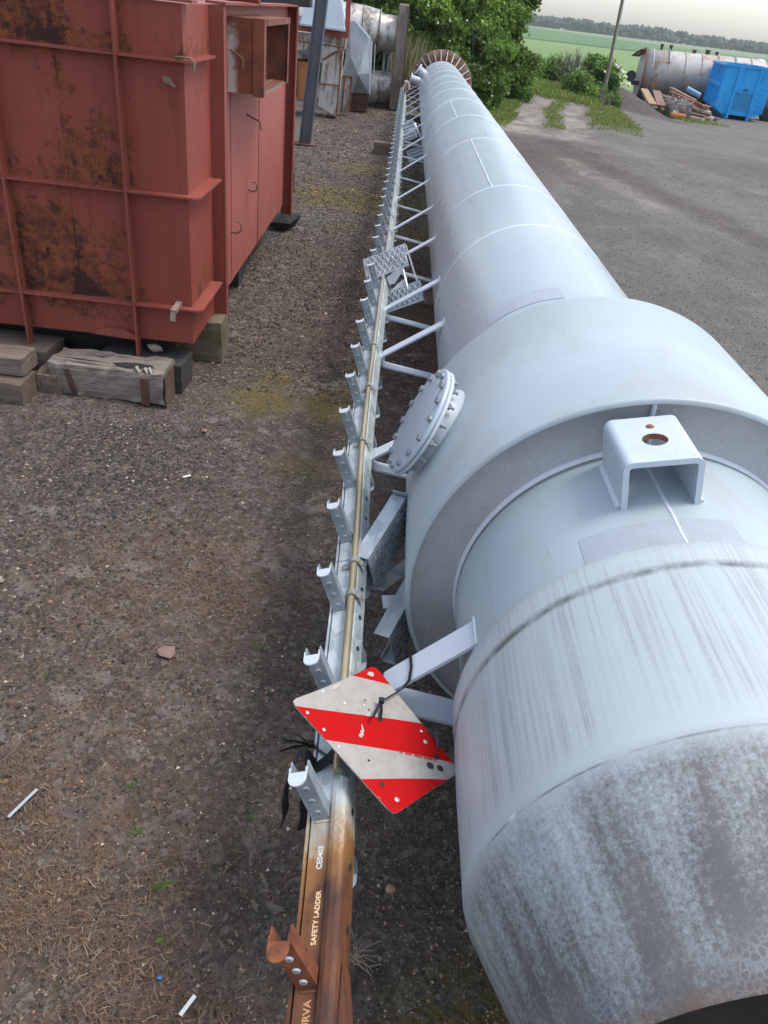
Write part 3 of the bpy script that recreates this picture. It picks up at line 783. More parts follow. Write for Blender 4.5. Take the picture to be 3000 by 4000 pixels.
# inspection hatch on the collar
HA = -66; HY = 2.05
hn = Vector((math.sin(R(HA)), 0, math.cos(R(HA)))); hu = Vector((0, 1, 0))
hc_ = CY + hn * .0 + Vector((0, HY, 0))
b = MB(); b.lathe([(.158, .555), (.142, .575), (.134, .59), (.130, .61), (.130, .634)], hc_, axis=hn, ref=hu, seg=64, uvs=.14)
noz = b.build('hatch_neck', COLLAR, chim)
b = MB(); b.lathe([(.126, .630), (.168, .630), (.1685, .634), (.168, .6395), (.126, .6395)], hc_, axis=hn, ref=hu, seg=72); b.build('hatch_flange', LUG, chim)
b = MB(); b.lathe([(.0, .6435), (.168, .6435), (.1692, .646), (.1685, .6525), (.166, .6545), (.0, .6545)], hc_, axis=hn, ref=hu, seg=72); hatch = b.build('hatch_cover', M('hatch_paint', .4, base=(.43, .49, .55)), chim)
BOLT = M('grey_bolt_steel', .5, base=(.23, .26, .28))
hv = hn.cross(hu)
for k in range(16):
    a = 2 * math.pi * (k + .35) / 16
    p = hc_ + hu * .150 * math.cos(a) + hv * .150 * math.sin(a)
    b = MB()
    rot0 = rnd.random()
    hexa = [(.0112 * math.cos(rot0 + q * math.pi / 3), .0112 * math.sin(rot0 + q * math.pi / 3)) for q in range(6)]
    b.prism(hexa, p + hn * .6545, hn * .010, hu, hv)
    hexa2 = [(.010 * math.cos(rot0 + q * math.pi / 3), .010 * math.sin(rot0 + q * math.pi / 3)) for q in range(6)]
    b.prism(hexa2, p + hn * .618, hn * .012, hu, hv)
    b.tube([p + hn * .606, p + hn * .619], .005, 8)
    b.build('bolt', BOLT, hatch)

# ladder brackets: bent flat bars, V shaped, welded to the shell
def flat_path(b, pts, w=.05, t=.008):
    """flat bar following pts (in a plane of constant y), w along y"""
    pts = [Vector(p) for p in pts]; n = len(pts); L = []
    for i, p in enumerate(pts):
        d = (pts[min(i + 1, n - 1)] - pts[max(i - 1, 0)]).normalized(); nn = Vector((-d.z, 0, d.x)); L.append((p, nn))
    vs = []
    for p, nn in L: vs += [p + nn * t / 2 - Vector((0, w / 2, 0)), p + nn * t / 2 + Vector((0, w / 2, 0)), p - nn * t / 2 + Vector((0, w / 2, 0)), p - nn * t / 2 - Vector((0, w / 2, 0))]
    fs = [(0, 1, 2, 3), tuple(4 * (n - 1) + k for k in (3, 2, 1, 0))]
    for i in range(n - 1):
        for k in range(4): fs.append((4 * i + k, 4 * i + (k + 1) % 4, 4 * i + 4 + (k + 1) % 4, 4 * i + 4 + k))
    b.add(vs, fs)
BR = M('bracket_paint', .42, base=(.50, .555, .62))
brY = [1.335, 2.46, 3.43, 4.1, 5.0, 5.9, 6.97, 8.3, 9.64, 10.85, 12.05, 13.1, 14.2, 15.25, 16.2, 17.1]
def bracket(yy, big=False):
    b = MB(); w_ = .080 if big else .062
    x0 = .020 if not big else .10
    Rl = RC if 1.64 < yy < 2.39 else RR
    tip_u = (AX - math.sqrt(Rl ** 2 - (.705 - AZ) ** 2) + .004, yy, .705)
    tip_l = (AX - math.sqrt(Rl ** 2 - (.43 - AZ) ** 2) + .004, yy, .43)
    el = [(x0 + .012, yy, .525), (x0, yy, .512), (x0 - .003, yy, .495), (x0 + .004, yy, .478), (x0 + .018, yy, .470)]
    flat_path(b, [tip_u, tuple(Vector(tip_u).lerp(Vector(el[0]), .5))] + el + [tuple(Vector(tip_l).lerp(Vector(el[-1]), .5)), tip_l], w_)
    o = b.build('ladder_bracket', BR, chim)
    for tp in (tip_u, tip_l):
        b = MB(); b.tube([Vector(tp) + Vector((-.002, -w_ / 2 - .006, .006)), Vector(tp) + Vector((-.002, w_ / 2 + .006, .006))], .005, 6); b.build('fillet_weld', WELD, o)
for k, yy in enumerate(brY): bracket(yy, k == 0)
# base flange with gussets at the far end
YF = 18.42
b = MB(); b.lathe([(RR - .02, YF), (.655, YF), (.66, YF + .004), (.66, YF + .034), (.655, YF + .038), (RR - .02, YF + .038)], CY, seg=96); b.build('base_flange', FLANGE, chim)
GUS = mat_stain('gusset_paint', (.30, .27, .24), (.42, .39, .35), (.2, .1, .06), .5, 9)
for k in range(28):
    t = 360 * (k + .5) / 28
    rad = Vector((math.sin(R(t)), 0, math.cos(R(t)))); tan = Vector((math.cos(R(t)), 0, -math.sin(R(t))))
    b = MB(); b.prism([(RR - .002, YF - .26), (RR + .02, YF - .26), (.645, YF - .035), (.645, YF - .001), (RR - .002, YF - .001)], CY - tan * .009, tan * .018, rad, Vector((0, 1, 0)))
    b.build('gusset', GUS, chim)
b = MB(); b.lathe([(RR + .002, YF - .01), (RR + .002, YF - .5)], CY, seg=64); b.build('base_band', mat_stain('base_band_paint', (.30, .33, .35), (.38, .41, .43), (.25, .2, .17), .6, 8), chim)
# short stub pipes near the base
for th0, yy, ln, rr_ in ((-58, 17.1, .16, .085), (-78, 17.45, .2, .075)):
    nn = Vector((math.sin(R(th0)), 0, math.cos(R(th0))))
    b = MB(); b.lathe([(rr_, RR - .02), (rr_, RR + ln - .02), (rr_ + .03, RR + ln - .02), (rr_ + .03, RR + ln), (rr_ - .01, RR + ln), (0, RR + ln - .004)], CY + Vector((0, yy, 0)), axis=nn, ref=(0, 1, 0), seg=28)
    b.build('stub_pipe', M('stub_paint', .5, base=(.55, .58, .64)), chim)

# ================================================================ safety ladder
ZL = .545
def ox(y): return float(np.interp(y, [.3, .6, 1.2, 1.9, 2.35, 3.0, 4.8, 8, 16, 17.5], [.008, .012, -.006, -.014, -.028, -.030, -.018, .0, .004, .004])) 
ea = Vector((.936, 0, .352)); eb = Vector((-.352, 0, .936))
def LP(a, b_, y): return Vector((ox(y), y, ZL)) + ea * a + eb * b_
ladder = thing('safety_ladder', 'single-rail galvanised ladder with stub rungs and rusty near end, running along the chimney', 'ladder', (0, 9, ZL))
def rail_section(b, poly, y0, y1, n=None, smooth=False, closed=True):
    n = n or max(2, int((y1 - y0) / .25)); ys = np.linspace(y0, y1, n + 1); m = len(poly); vs = []
    for y in ys: vs += [LP(p[0], p[1], y) for p in poly]
    fs = [(i * m + k, i * m + (k + 1) % m, (i + 1) * m + (k + 1) % m, (i + 1) * m + k) for i in range(n) for k in range(m)]
    b.add(vs, fs, smooth=smooth)
    b.add(vs[:m], [tuple(range(m))]); b.add(vs[-m:], [tuple(range(m))])
rail_poly = [(-.040, 0), (-.001, 0), (.001, .003), (.006, .006), (.020, .006), (.0235, .002), (.0245, -.004), (.030, -.052), (-.040, -.052)]
rail_poly_n = [(-.040, 0), (-.002, 0), (0, .004), (.004, .010), (.012, .013), (.024, .012), (.031, .006), (.034, -.002), (.036, -.02), (.034, -.052), (-.040, -.052)]
for y0, y1 in ((.25, 1.02), (1.02, 1.78), (1.784, 4.9), (4.904, 8.9), (8.904, 12.9), (12.904, 16.2)):
    b = MB(); rail_section(b, rail_poly_n if y0 < .5 else rail_poly, y0, y1); rl = b.build('rail', RAIL, ladder)
    b = MB(); rail_section(b, [(-.0495, .001), (-.0440, .001), (-.0440, -.052), (-.0495, -.052)], y0, y1); b.build('rail_lip', RAIL, rl)
    b = MB(); rail_section(b, [(-.0441, -.012), (-.0399, -.012), (-.0399, -.05), (-.0441, -.05)], y0, y1); b.build('rail_groove', DARK, rl)  # black strip paints the shade inside the slot
# flared foot plate at the rusty end
b = MB(); b.add([LP(.036, -.004, .66), LP(.036, -.05, .66), LP(.085, -.05, .30), LP(.085, -.004, .30), LP(.034, -.004, .30), LP(.034, -.05, .30)], [(0, 1, 2, 3), (0, 3, 4), (1, 2, 5), (3, 2, 5, 4)]); b.build('end_plate', RAIL, ladder)
# guide rod, in lengths, with clamps
rod_y = [1.03, 1.62, 1.79, 3.0, 4.6, 6.9, 9.2, 11.6, 14.0, 16.1]
b = MB(); b.tube([LP(.0125, .0150, y) for y in np.linspace(1.03, 16.1, 90)], .0105, 10); b.build('guide_rod', ROD, ladder)
CLAMP = mat_stain('clamp_zinc', (.26, .25, .23), (.36, .35, .33), (.2, .15, .1), .5, 30, .3)
def clamp(y):
    b = MB(); w_ = .022
    path = [(-.026, .004), (-.010, .005), (-.002, .012), (.001, .021), (.007, .0285), (.0135, .030), (.020, .0285), (.0265, .021), (.029, .012), (.035, .004), (.0375, -.012)]
    for s_, (p, q) in enumerate(zip(path[:-1], path[1:])):
        vs = []
        for (a_, b__) in (p, q):
            for off in (0, -.004): vs += [LP(a_, b__ + off, y - w_ / 2), LP(a_, b__ + off, y + w_ / 2)]
        b.add(vs, [(0, 1, 5, 4), (2, 6, 7, 3), (0, 4, 6, 2), (1, 3, 7, 5)])
    b.add([LP(-.026, .004, y - w_ / 2), LP(-.026, .004, y + w_ / 2), LP(-.026, 0, y + w_ / 2), LP(-.026, 0, y - w_ / 2)], [(0, 1, 2, 3)])
    o = b.build('rod_clamp', CLAMP, ladder)
    b = MB(); b.lathe([(.0035, .0062), (.0062, .0058), (.0068, .0035)], LP(-.017, 0, y), axis=eb, ref=(0, 1, 0), seg=12); b.lathe([(0, .0045), (.0034, .0045)], LP(-.017, 0, y), axis=eb, ref=(0, 1, 0), seg=8); b.build('screw', GALV, o)
for y in (1.60, 1.745, 2.47, 2.95, 3.42, 4.55, 5.62, 6.1, 7.35, 8.75, 10.2): clamp(y)
# joint sleeves
for y in (4.9, 8.9, 12.9):
    b = MB(); rail_section(b, [(-.044, -.02), (-.044, .004), (-.0, .004), (.0, .0), (-.030, -.002), (-.030, -.02)], y - .05, y + .05, 2); b.build('joint_sleeve', GALV, ladder)
# keyholes in the side of the rail
for y in np.arange(.60, 2.2, .118):
    b = MB(); q = [(.0008, -.016, 0), (.0008, -.022, .012), (.0008, -.03, .016), (.0008, -.034, .008), (.0008, -.028, -.002), (.0008, -.02, -.006)]
    b.add([LP((.0362 if y < 1.02 else .0252 - .115 * (k_[1] + .004) + .0006), k_[1], y + k_[2]) for k_ in q], [tuple(range(6))]); b.build('keyhole', DARK, ladder)  # flat black patch drawn for the dark of each keyhole
# rungs
def rung_mesh(sgn, detail=True):
    """channel rung in local frame: origin on the rail face, +u outward"""
    b = MB(); Lr, w_, d_, t = .142, .036, .028, .003
    # U channel: tread faces -y ; flanges reach +y
    a0, a1 = -.0385, -.0385 + w_
    def Q(a, u, y): return ea * a + eb * (u if sgn > 0 else -.052 - u) + Vector((0, y, 0))
    for poly in ([(a0, -.0), (a1, -.0), (a1, t), (a0, t)], [(a0, t), (a0 + t, t), (a0 + t, d_), (a0, d_)], [(a1 - t, t), (a1, t), (a1, d_), (a1 - t, d_)]):
        vs = [Q(a, 0, y) for a, y in poly] + [Q(a, Lr, y) for a, y in poly]
        b.add(vs, [(0, 1, 5, 4), (1, 2, 6, 5), (2, 3, 7, 6), (3, 0, 4, 7), (4, 5, 6, 7), (0, 3, 2, 1)])
    return b, Q, a0, a1, Lr, w_
def make_rung(sgn, first=True, rusty=False, tip=WHITE_ZINC):
    b, Q, a0, a1, Lr, w_ = rung_mesh(sgn)
    org = ladder['_org']
    o = MB(); o.v = [tuple(Vector(p) + Vector(org)) for p in b.v]; o.f = b.f; o.uv = b.uv; o.sm = b.sm
    ob = o.build('rung', RUNG_RUST if rusty else GALV_D, ladder)
    # D-shaped toe guard bent up at the tip
    am = (a0 + a1) / 2; hw = w_ / 2
    pts = [(-hw, 0), (hw, 0), (hw, -.012)] + [(hw * math.cos(t), -.012 - hw * 1.05 * math.sin(t)) for t in np.linspace(0.2, math.pi - .2, 8)] + [(-hw, -.012)]
    e = MB(); n = len(pts)
    vs = [Q(am + p[0], Lr, p[1]) for p in pts] + [Q(am + p[0], Lr + .003, p[1]) for p in pts]
    vs = [v + Vector(org) for v in vs]
    e.add(vs, [tuple(range(n))[::-1], tuple(range(n, 2 * n))] + [(k, (k + 1) % n, n + (k + 1) % n, n + k) for k in range(n)])
    # side horns
    for sx in (-1, 1):
        vs = [Q(am + sx * hw, Lr + q[0], q[1]) for q in ((0, -.0), (.003, -.0), (.005, .010), (0, .014))]
        vs += [v + ea * (-.003 * sx) for v in vs]; vs = [v + Vector(org) for v in vs]
        e.add(vs, [(0, 1, 2, 3), (4, 7, 6, 5), (0, 4, 5, 1), (1, 5, 6, 2), (2, 6, 7, 3), (3, 7, 4, 0)])
    e.build('rung_tip', RUNG_RUST if rusty else tip, ob)
    for u in (.022, .058, .094, .122)[:4]:
        d = MB(); c_ = Q(am, u, 0) + Vector(org)
        d.lathe([(.0040, .0022), (.0058, .0026), (.0072, .0)], c_, axis=(0, -1, 0), ref=eb, seg=12)
        d.lathe([(0, .0008), (.0040, .0008)], c_, axis=(0, -1, 0), ref=eb, seg=10)
        d.build('tread_dimple', WHITE_ZINC if rusty else GALV, ob)
    return ob
def copy_part(o, parent, dy):
    c = o.copy(); col.objects.link(c); c.parent = parent
    c.location = (o.location.x + dy[0], o.location.y + dy[1], o.location.z + dy[2])
    for ch in o.children:
        d = ch.copy(); col.objects.link(d); d.parent = c
    return c
ru = make_rung(1); rd = make_rung(-1); rr1 = make_rung(1, rusty=True)
def put(o, y):
    o.location = (ox(y), y - 9, 0); return o
ys_r = [.622] + [.622 + .312 * k for k in range(1, 50)]
put(rr1, ys_r[0] - .0); put(ru, ys_r[1]); put(rd, ys_r[1])
for y in ys_r[2:]:
    c = copy_part(ru, ladder, (0, 0, 0)); put(c, y)
c = copy_part(rd, ladder, (0, 0, 0)); put(c, ys_r[0])
for y in ys_r[2:]:
    c = copy_part(rd, ladder, (0, 0, 0)); put(c, y)
# ridge of weld round the rung roots
for y in ys_r[:12]:
    b = MB(); b.tube([LP(-.031, .001, y - .006), LP(.0, .001, y - .006), LP(.001, .001, y + .028)], .003, 5); b.build('rung_weld', RAIL, ladder)
b = MB()
y = ys_r[-1] + .312
while y < 16.4:
    for sg in (1, -1):
        s_ = 0 if sg > 0 else -.052
        b.beam(LP(-.016, s_, y), LP(-.016, s_ + sg * .14, y), .034, .026, up=(0, 1, 0))
    y += .312
if b.v: tag(b.build('far_rungs', GALV_D, ladder), kind='stuff')

# lettering stamped on the rail
def text_mesh(body, size, name, mat, parent, org_pt, dx, dy, nrm, depth=.0006):
    cu_ = bpy.data.curves.new(name, 'FONT'); cu_.body = body; cu_.size = size; cu_.extrude = depth; cu_.offset = size * .018
    cu_.resolution_u = 3
    to = bpy.data.objects.new(name, cu_); col.objects.link(to)
    bpy.context.view_layer.update()
    me = bpy.data.meshes.new_from_object(to.evaluated_get(bpy.context.evaluated_depsgraph_get()))
    bpy.data.objects.remove(to)
    o = bpy.data.objects.new(name, me); col.objects.link(o); me.materials.clear(); me.materials.append(mat.m)
    po = Vector(parent['_org'])
    dx, dy, nrm = Vector(dx).normalized(), Vector(dy).normalized(), Vector(nrm).normalized()
    Mx = Matrix(((dx.x, dy.x, nrm.x, 0), (dx.y, dy.y, nrm.y, 0), (dx.z, dy.z, nrm.z, 0), (0, 0, 0, 1)))
    Mx.translation = Vector(org_pt) - po
    me.transform(Mx)
    o.parent = parent; o['_org'] = tuple(po); return o
LET = M('bright_stamped_metal', .4, base=(.78, .56, .32)); LET2 = M('pale_stamped_metal', .4, base=(.60, .66, .64)); LET3 = M('rusty_stamped_metal', .5, base=(.52, .28, .14))
text_mesh('CE0403', .0150, 'lettering', LET2, ladder, LP(-.012, .0006, .828), (0, 1, 0), -ea, eb)
text_mesh('SAFETY LADDER', .0132, 'lettering', LET, ladder, LP(-.012, .0006, .690), (0, 1, 0), -ea, eb)
text_mesh('TURVA', .0175, 'lettering', LET3, ladder, LP(-.012, .0006, .548), (0, 1, 0), -ea, eb)
BOARD_CORNERS = [(-0.1072, 1.1186, 0.6605), (0.0676, 1.3288, 0.578), (0.2702, 1.0952, 0.5167), (0.1211, 0.9217, 0.5866)]
# ---------------------------------------------------------------- folding rest platforms fixed to the ladder
def tread(parent, c, eu, ev, wu, wv, style='holes', flange=.03, mat=GALV_D):
    """perforated step plate: centre c, eu long way, ev short way, flanges turned back"""
    eu, ev = Vector(eu).normalized(), Vector(ev).normalized(); en = eu.cross(ev).normalized(); c = Vector(c)
    b = MB(); t = .003
    m = Matrix((eu, ev, en)).transposed()
    b.box(c, (wu, wv, t), m)
    for sg in (-1, 1):
        b.box(c + ev * sg * (wv / 2 - t / 2) - en * (flange / 2 + t / 2), (wu, t, flange), m)
        b.box(c + ev * sg * (wv / 2 - .012) - en * (flange + t), (wu, .022, t), m)
    o = b.build('tread', mat, parent)
    d = MB(); h = MB()
    if style == 'holes':
        nu, nv = 8, 4
        for i in range(nu):
            for j in range(nv):
                p = c + eu * (wu * ((i + .5 + (.5 if j % 2 else 0)) / (nu + .5) - .5)) + ev * (wv * ((j + .5) / nv - .5) * .86)
                r_ = .0085
                d.lathe([(r_ * .62, .0015), (r_ * .68, .0052), (r_ * .85, .0052), (r_ * 1.15, .0016)], p, axis=en, ref=eu, seg=12)
                h.lathe([(0, .002), (r_ * .62, .002)], p, axis=en, ref=eu, seg=10)
                for (du, dv) in ((.45, .45), (-.45, .5)):
                    q = p + eu * du * wu / nu + ev * dv * wv / nv * .8
                    if abs((q - c).dot(ev)) < wv * .44 and abs((q - c).dot(eu)) < wu * .46:
                        h.lathe([(0, .0022), (.0036, .0022)], q, axis=en, ref=eu, seg=8)
    elif style == 'louvre':
        nu, nv = 9, 4
        for i in range(nu):
            for j in range(nv):
                p = c + eu * (wu * ((i + .5 + (.5 if j % 2 else 0)) / (nu + .5) - .5)) + ev * (wv * ((j + .5) / nv - .5) * .86)
                d.lathe([(.0, .0055), (.004, .005), (.008, .003), (.0105, .0014)], p, axis=en, ref=eu, seg=10)
                d.prism([(-.010, .001), (.010, .001), (.006, .0075), (-.006, .0075)], p + ev * .004, ev * .0025, eu, en)
                h.prism([(-.0085, .0017), (.0085, .0017), (.005, .006), (-.005, .006)], p + ev * .0067, ev * .0012, eu, en)
    else:
        for j in range(4):
            p = c + ev * (wv * ((j + .5) / 4 - .5) * .95)
            d.box(p + en * .006, (wu * .82, .012, .010), m)
    d.build('raised_tread_pattern', mat, o)
    if h.v: tag(h.build('tread_openings', DARK, o), kind='stuff') if style != 'ribs' else None  # black discs and slits paint the shaded openings
    return o
# near platform, folded up beside the collar
eu1 = Vector((.101, .242, .072)); ev1 = Vector((.039, .047, -.158))
c1 = Vector((.099, 1.914, .52))
n_ = eu1.cross(ev1)
def flip(eu, ev):    # make the raised side face the given general direction
    return (eu, ev)
p1 = thing('rest_platform', 'near folding rest platform of dimpled steel channels, folded flat beside the wide collar', 'platform', c1, 'folding rest platforms on the ladder')
ev1s = ev1 if eu1.cross(ev1).dot(Vector((.4, -.9, .5))) > 0 else -ev1
tread(p1, c1, eu1, ev1s, .268, .156, 'louvre', .042, GALV)
off = Vector((.070, -.108, -.190))
tread(p1, c1 + off + Vector((.01, -.05, .042)), eu1, ev1s, .268, .156, 'louvre', .042)
euN = eu1.normalized(); enN = euN.cross(ev1s.normalized()); evN = ev1s.normalized() * (1 if ev1s.dot(Vector((0, 0, -1))) > 0 else -1)
# side channels and hinge plates behind the treads
b = MB()
b.beam(c1 - euN * .15 - enN * .045 + evN * .02, c1 + euN * .13 - enN * .045 + evN * .02, .004, .15, up=evN)
b.beam(c1 - euN * .15 - enN * .045 - evN * .055, c1 - euN * .15 - enN * .005 - evN * .055, .10, .004, up=evN)
b.beam(c1 - euN * .17 - enN * .06 + evN * .09, c1 + euN * .1 - enN * .06 + evN * .09, .05, .004, up=evN)
b.build('side_channel', GALV, p1)
b = MB()
b.beam(c1 + euN * .142 - evN * .09 - enN * .02, c1 + euN * .142 + evN * .10 - enN * .02, .05, .004, up=euN)
b.build('end_bracket', GALV, p1)
b = MB(); b.beam(c1 + Vector((-.01, -.16, -.10)), c1 + Vector((.17, -.12, -.10)), .04, .006, up=(0, -.5, .8)); b.beam(c1 + Vector((-.03, -.06, -.13)), c1 + Vector((.1, .1, -.12)), .06, .005, up=(-.5, -.3, .8)); b.build('link_bar', GALV, p1)
# second platform, folded out across the ladder
c2 = Vector((-.008, 4.582, .63))
p2 = thing('rest_platform', 'folding rest platform with round-holed treads swung out across the ladder', 'platform', c2, 'folding rest platforms on the ladder')
eu2 = Vector((.271, -.032, .146)).normalized(); ev2 = Vector((.045, -.122, -.109)).normalized()
if eu2.cross(ev2).dot(Vector((.4, -.7, .6))) < 0: ev2 = -ev2
dn = ev2 if ev2.z < 0 else -ev2
tread(p2, c2, eu2, ev2, .268, .148, 'holes', .020, GALV)
tread(p2, c2 + dn * .25 + eu2 * .045, eu2, ev2, .268, .13, 'holes', .026)
en2 = eu2.cross(ev2)
b = MB()
b.beam(c2 + eu2 * .137 - dn * .073 - en2 * .013, c2 + eu2 * .17 + dn * .31 - en2 * .013, .03, .004, up=eu2); b.build('side_channel', GALV, p2)
b = MB()
for (o1, o2, o3) in ((.02, .10, .0), (.02, .19, .0)):
    base_ = c2 + dn * o2 + eu2 * -.01
    q = [base_, base_ + eu2 * .05 - dn * .03, base_ + eu2 * .12 - dn * .055, base_ + eu2 * .10 - dn * .01, base_ + eu2 * .04 + dn * .05, base_ + eu2 * .01 + dn * .05]
    b.add(q + [p - en2 * .004 for p in q], [tuple(range(6)), tuple(range(11, 5, -1))] + [(k, (k + 1) % 6, 6 + (k + 1) % 6, 6 + k) for k in range(6)])
b.beam(c2 + eu2 * .095 + dn * .08, c2 + eu2 * .10 + dn * .22, .008, .008)
b.build('hinge_plate', GALV, p2)
# third platform, far down the ladder, ribbed treads
c3 = Vector((.085, 11.35, .50))
p3 = thing('rest_platform', 'far folding rest platform with ribbed treads between ladder and chimney', 'platform', c3, 'folding rest platforms on the ladder')
eu3 = Vector((.85, .0, .42)).normalized(); ev3 = Vector((.2, -.5, -.62)).normalized(); ev3 = (ev3 - eu3 * ev3.dot(eu3)).normalized()
if eu3.cross(ev3).dot(Vector((0, -1, .6))) < 0: ev3 = -ev3
dn3 = ev3 if ev3.z < 0 else -ev3
tread(p3, c3, eu3, ev3, .26, .20, 'ribs', .03, GALV_D)
tread(p3, c3 + dn3 * .33 + eu3 * .06, eu3, ev3, .26, .20, 'ribs', .03, GALV_D)
b = MB(); b.beam(c3 - eu3 * .13 - dn3 * .12, c3 + eu3 * .14 - dn3 * .13, .03, .03); b.beam(c3 + eu3 * .14 - dn3 * .1, c3 + eu3 * .2 + dn3 * .42, .03, .006); b.beam(c3 - eu3 * .1 + dn3 * .14, c3 + eu3 * .1 + dn3 * .2, .10, .01); b.build('platform_frame', GALV, p3)

# ---------------------------------------------------------------- red and white warning board
pn = Vector((.359, .067, .931)).normalized(); pc = Vector((.084, 1.073, .642))
def on_plane(dirx, diry, dirz):
    d = Vector((dirx, diry, dirz)); o = Vector((0, 0, CAM_H)); t = (pc - o).dot(pn) / d.dot(pn); return o + d * t
QL, QT, QRr, QB = BOARD_PTS = [Vector(p) for p in BOARD_CORNERS]
bn = (QT - QL).cross(QB - QL).normalized()
if bn.z < 0: bn = -bn
def bq(u, v, h=0.0):
    p = QL * (1 - u) * (1 - v) + QT * u * (1 - v) + QB * (1 - u) * v + QRr * u * v
    bend = .010 * math.sin(math.pi * u) * (v - .5) + .006 * (u - .5) ** 2
    return p + bn * (h + bend)
board = thing('warning_board', 'scratched red and white striped reflective board tied to the ladder near the chimney cap', 'warning board', bq(.5, .5), None)
mB = M('reflective_sheeting', .6, spec=.1)
uvs_ = mB.sep(mB.tc('UV')); U_, V_ = uvs_[0], uvs_[1]
tot = None
for a_, s_ in ((-.514, .714), (.05, .52), (.36, .57), (.70, .385)):
    st = mB.math('GREATER_THAN', mB.math('SUBTRACT', V_, mB.math('MULTIPLY_ADD', U_, s_, a_)), 0.0)
    tot = st if tot is None else mB.math('ADD', tot, st)
red_ = mB.math('SUBTRACT', 1.0, mB.math('MODULO', tot, 2.0))
hexv = mB.voro(1, 'DISTANCE_TO_EDGE', vec=mB.mapping((62, 54, 1), which='UV'), rand=.25)
hexl = mB.math('SUBTRACT', 1.0, mB.ramp(hexv, .02, .16))
wht = mB.mix(mB.math('MULTIPLY', hexl, .5), (.40, .385, .355), (.22, .21, .19))
wht = mB.mix(mB.math('MULTIPLY', mB.ramp(mB.noise(7, 6, .75, vec=mB.mapping((1, 1, 1), which='UV')), .46, .68), .5), wht, (.24, .20, .15))
rdc = mB.mix(mB.math('MULTIPLY', hexl, .4), (.47, .004, .005), (.32, .003, .004))
rdc = mB.mix(mB.math('MULTIPLY', mB.ramp(mB.noise(5, 5, .7, vec=mB.mapping((1, 1, 1), which='UV')), .45, .7), .35), rdc, (.22, .02, .015))
cB = mB.mix(red_, wht, rdc)
ed = mB.math('MINIMUM', mB.math('MINIMUM', U_, V_), mB.math('MINIMUM', mB.math('SUBTRACT', 1.0, U_), mB.math('SUBTRACT', 1.0, V_)))
scr = mB.math('ADD', mB.noise(26, 6, .85, vec=mB.mapping((1, .35, 1), which='UV')), mB.math('MULTIPLY', mB.ramp(ed, .07, .0), .13))
cB = mB.mix(mB.math('MULTIPLY', mB.ramp(scr, .70, .73), .9), cB, (.36, .33, .29))
# one long pale gouge
gx_ = mB.math('ABSOLUTE', mB.math('SUBTRACT', U_, .33)); gy_ = mB.math('ABSOLUTE', mB.math('SUBTRACT', V_, mB.math('MULTIPLY_ADD', mB.noise(22, 4, .8, vec=mB.mapping(which='UV')), .07, .405)))
gg = mB.math('MULTIPLY', mB.math('LESS_THAN', gx_, .075), mB.math('LESS_THAN', gy_, mB.math('MULTIPLY', mB.noise(30, 3, .7, vec=mB.mapping(which='UV')), .032)))
mB.color(cB).bump(hexv, .15, .0008)
n = 18; b = MB(); vs = []
def rc(u, v):   # rounded corners
    r_ = .05
    cu_, cv_ = min(max(u, r_), 1 - r_), min(max(v, r_), 1 - r_); d = math.hypot(u - cu_, v - cv_)
    if d > r_: k = r_ / d; return cu_ + (u - cu_) * k, cv_ + (v - cv_) * k
    return u, v
G = [[rc(i / n, j / n) for i in range(n + 1)] for j in range(n + 1)]
top = [bq(*G[j][i], .0) for j in range(n + 1) for i in range(n + 1)]; bot = [bq(*G[j][i], -.003) for j in range(n + 1) for i in range(n + 1)]
fs, uv = [], []
for j in range(n):
    for i in range(n):
        a = j * (n + 1) + i; q = (a, a + 1, a + n + 2, a + n + 1); fs.append(q)
        uv.append(tuple(G[p // (n + 1)][p % (n + 1)] for p in q))
b.add(top, fs, uv, smooth=True)
b.build('board_face', mB, board)
b = MB(); edge = [j * 0 + i for i in range(n + 1)] + [j * (n + 1) + n for j in range(1, n + 1)] + [n * (n + 1) + i for i in range(n - 1, -1, -1)] + [j * (n + 1) for j in range(n - 1, 0, -1)]
b.add(bot, [tuple(reversed(f)) for f in fs]); m_ = len(edge)
b.add([top[e] for e in edge] + [bot[e] for e in edge], [(k, (k + 1) % m_, m_ + (k + 1) % m_, m_ + k) for k in range(m_)])
b.build('board_back', mat_stain('board_aluminium', (.3, .28, .25), (.5, .47, .42), (.15, .12, .09), .6, 20, .3), board)
eu_b = (QT - QL).normalized()
RIV = M('rivet_metal', .4, metal=.4, base=(.5, .5, .48))
SCR = M('scraped_board', .7, base=(.46, .42, .38))
for pts in ([(.30, .44), (.325, .425), (.34, .43), (.36, .405), (.375, .415), (.40, .385), (.43, .365), (.405, .40), (.385, .43), (.365, .428), (.355, .45), (.335, .447), (.32, .462)], [(.53, .33), (.56, .315), (.60, .318), (.57, .335), (.585, .35), (.55, .345)], [(.86, .04), (.90, .03), (.93, .05), (.91, .08), (.88, .07)], [(.42, .03), (.5, .015), (.56, .02), (.52, .035), (.46, .045)]):
    b = MB(); b.add([bq(u, v, .0009) for u, v in pts], [tuple(range(len(pts)))]); b.build('scratch', SCR, board)
for u, v, r_ in ((.05, .13, .0042), (.06, .29, .0042), (.06, .44, .0042), (.45, .17, .0055), (.60, .25, .0038), (.88, .70, .0055), (.93, .62, .004), (.14, .93, .0055), (.35, .02, .005)):
    p = bq(u, v, .0005); b = MB(); b.lathe([(0, .0018), (r_ * .55, .0016), (r_, .0004)], p, axis=bn, ref=eu_b, seg=14); b.build('rivet', RIV, board)
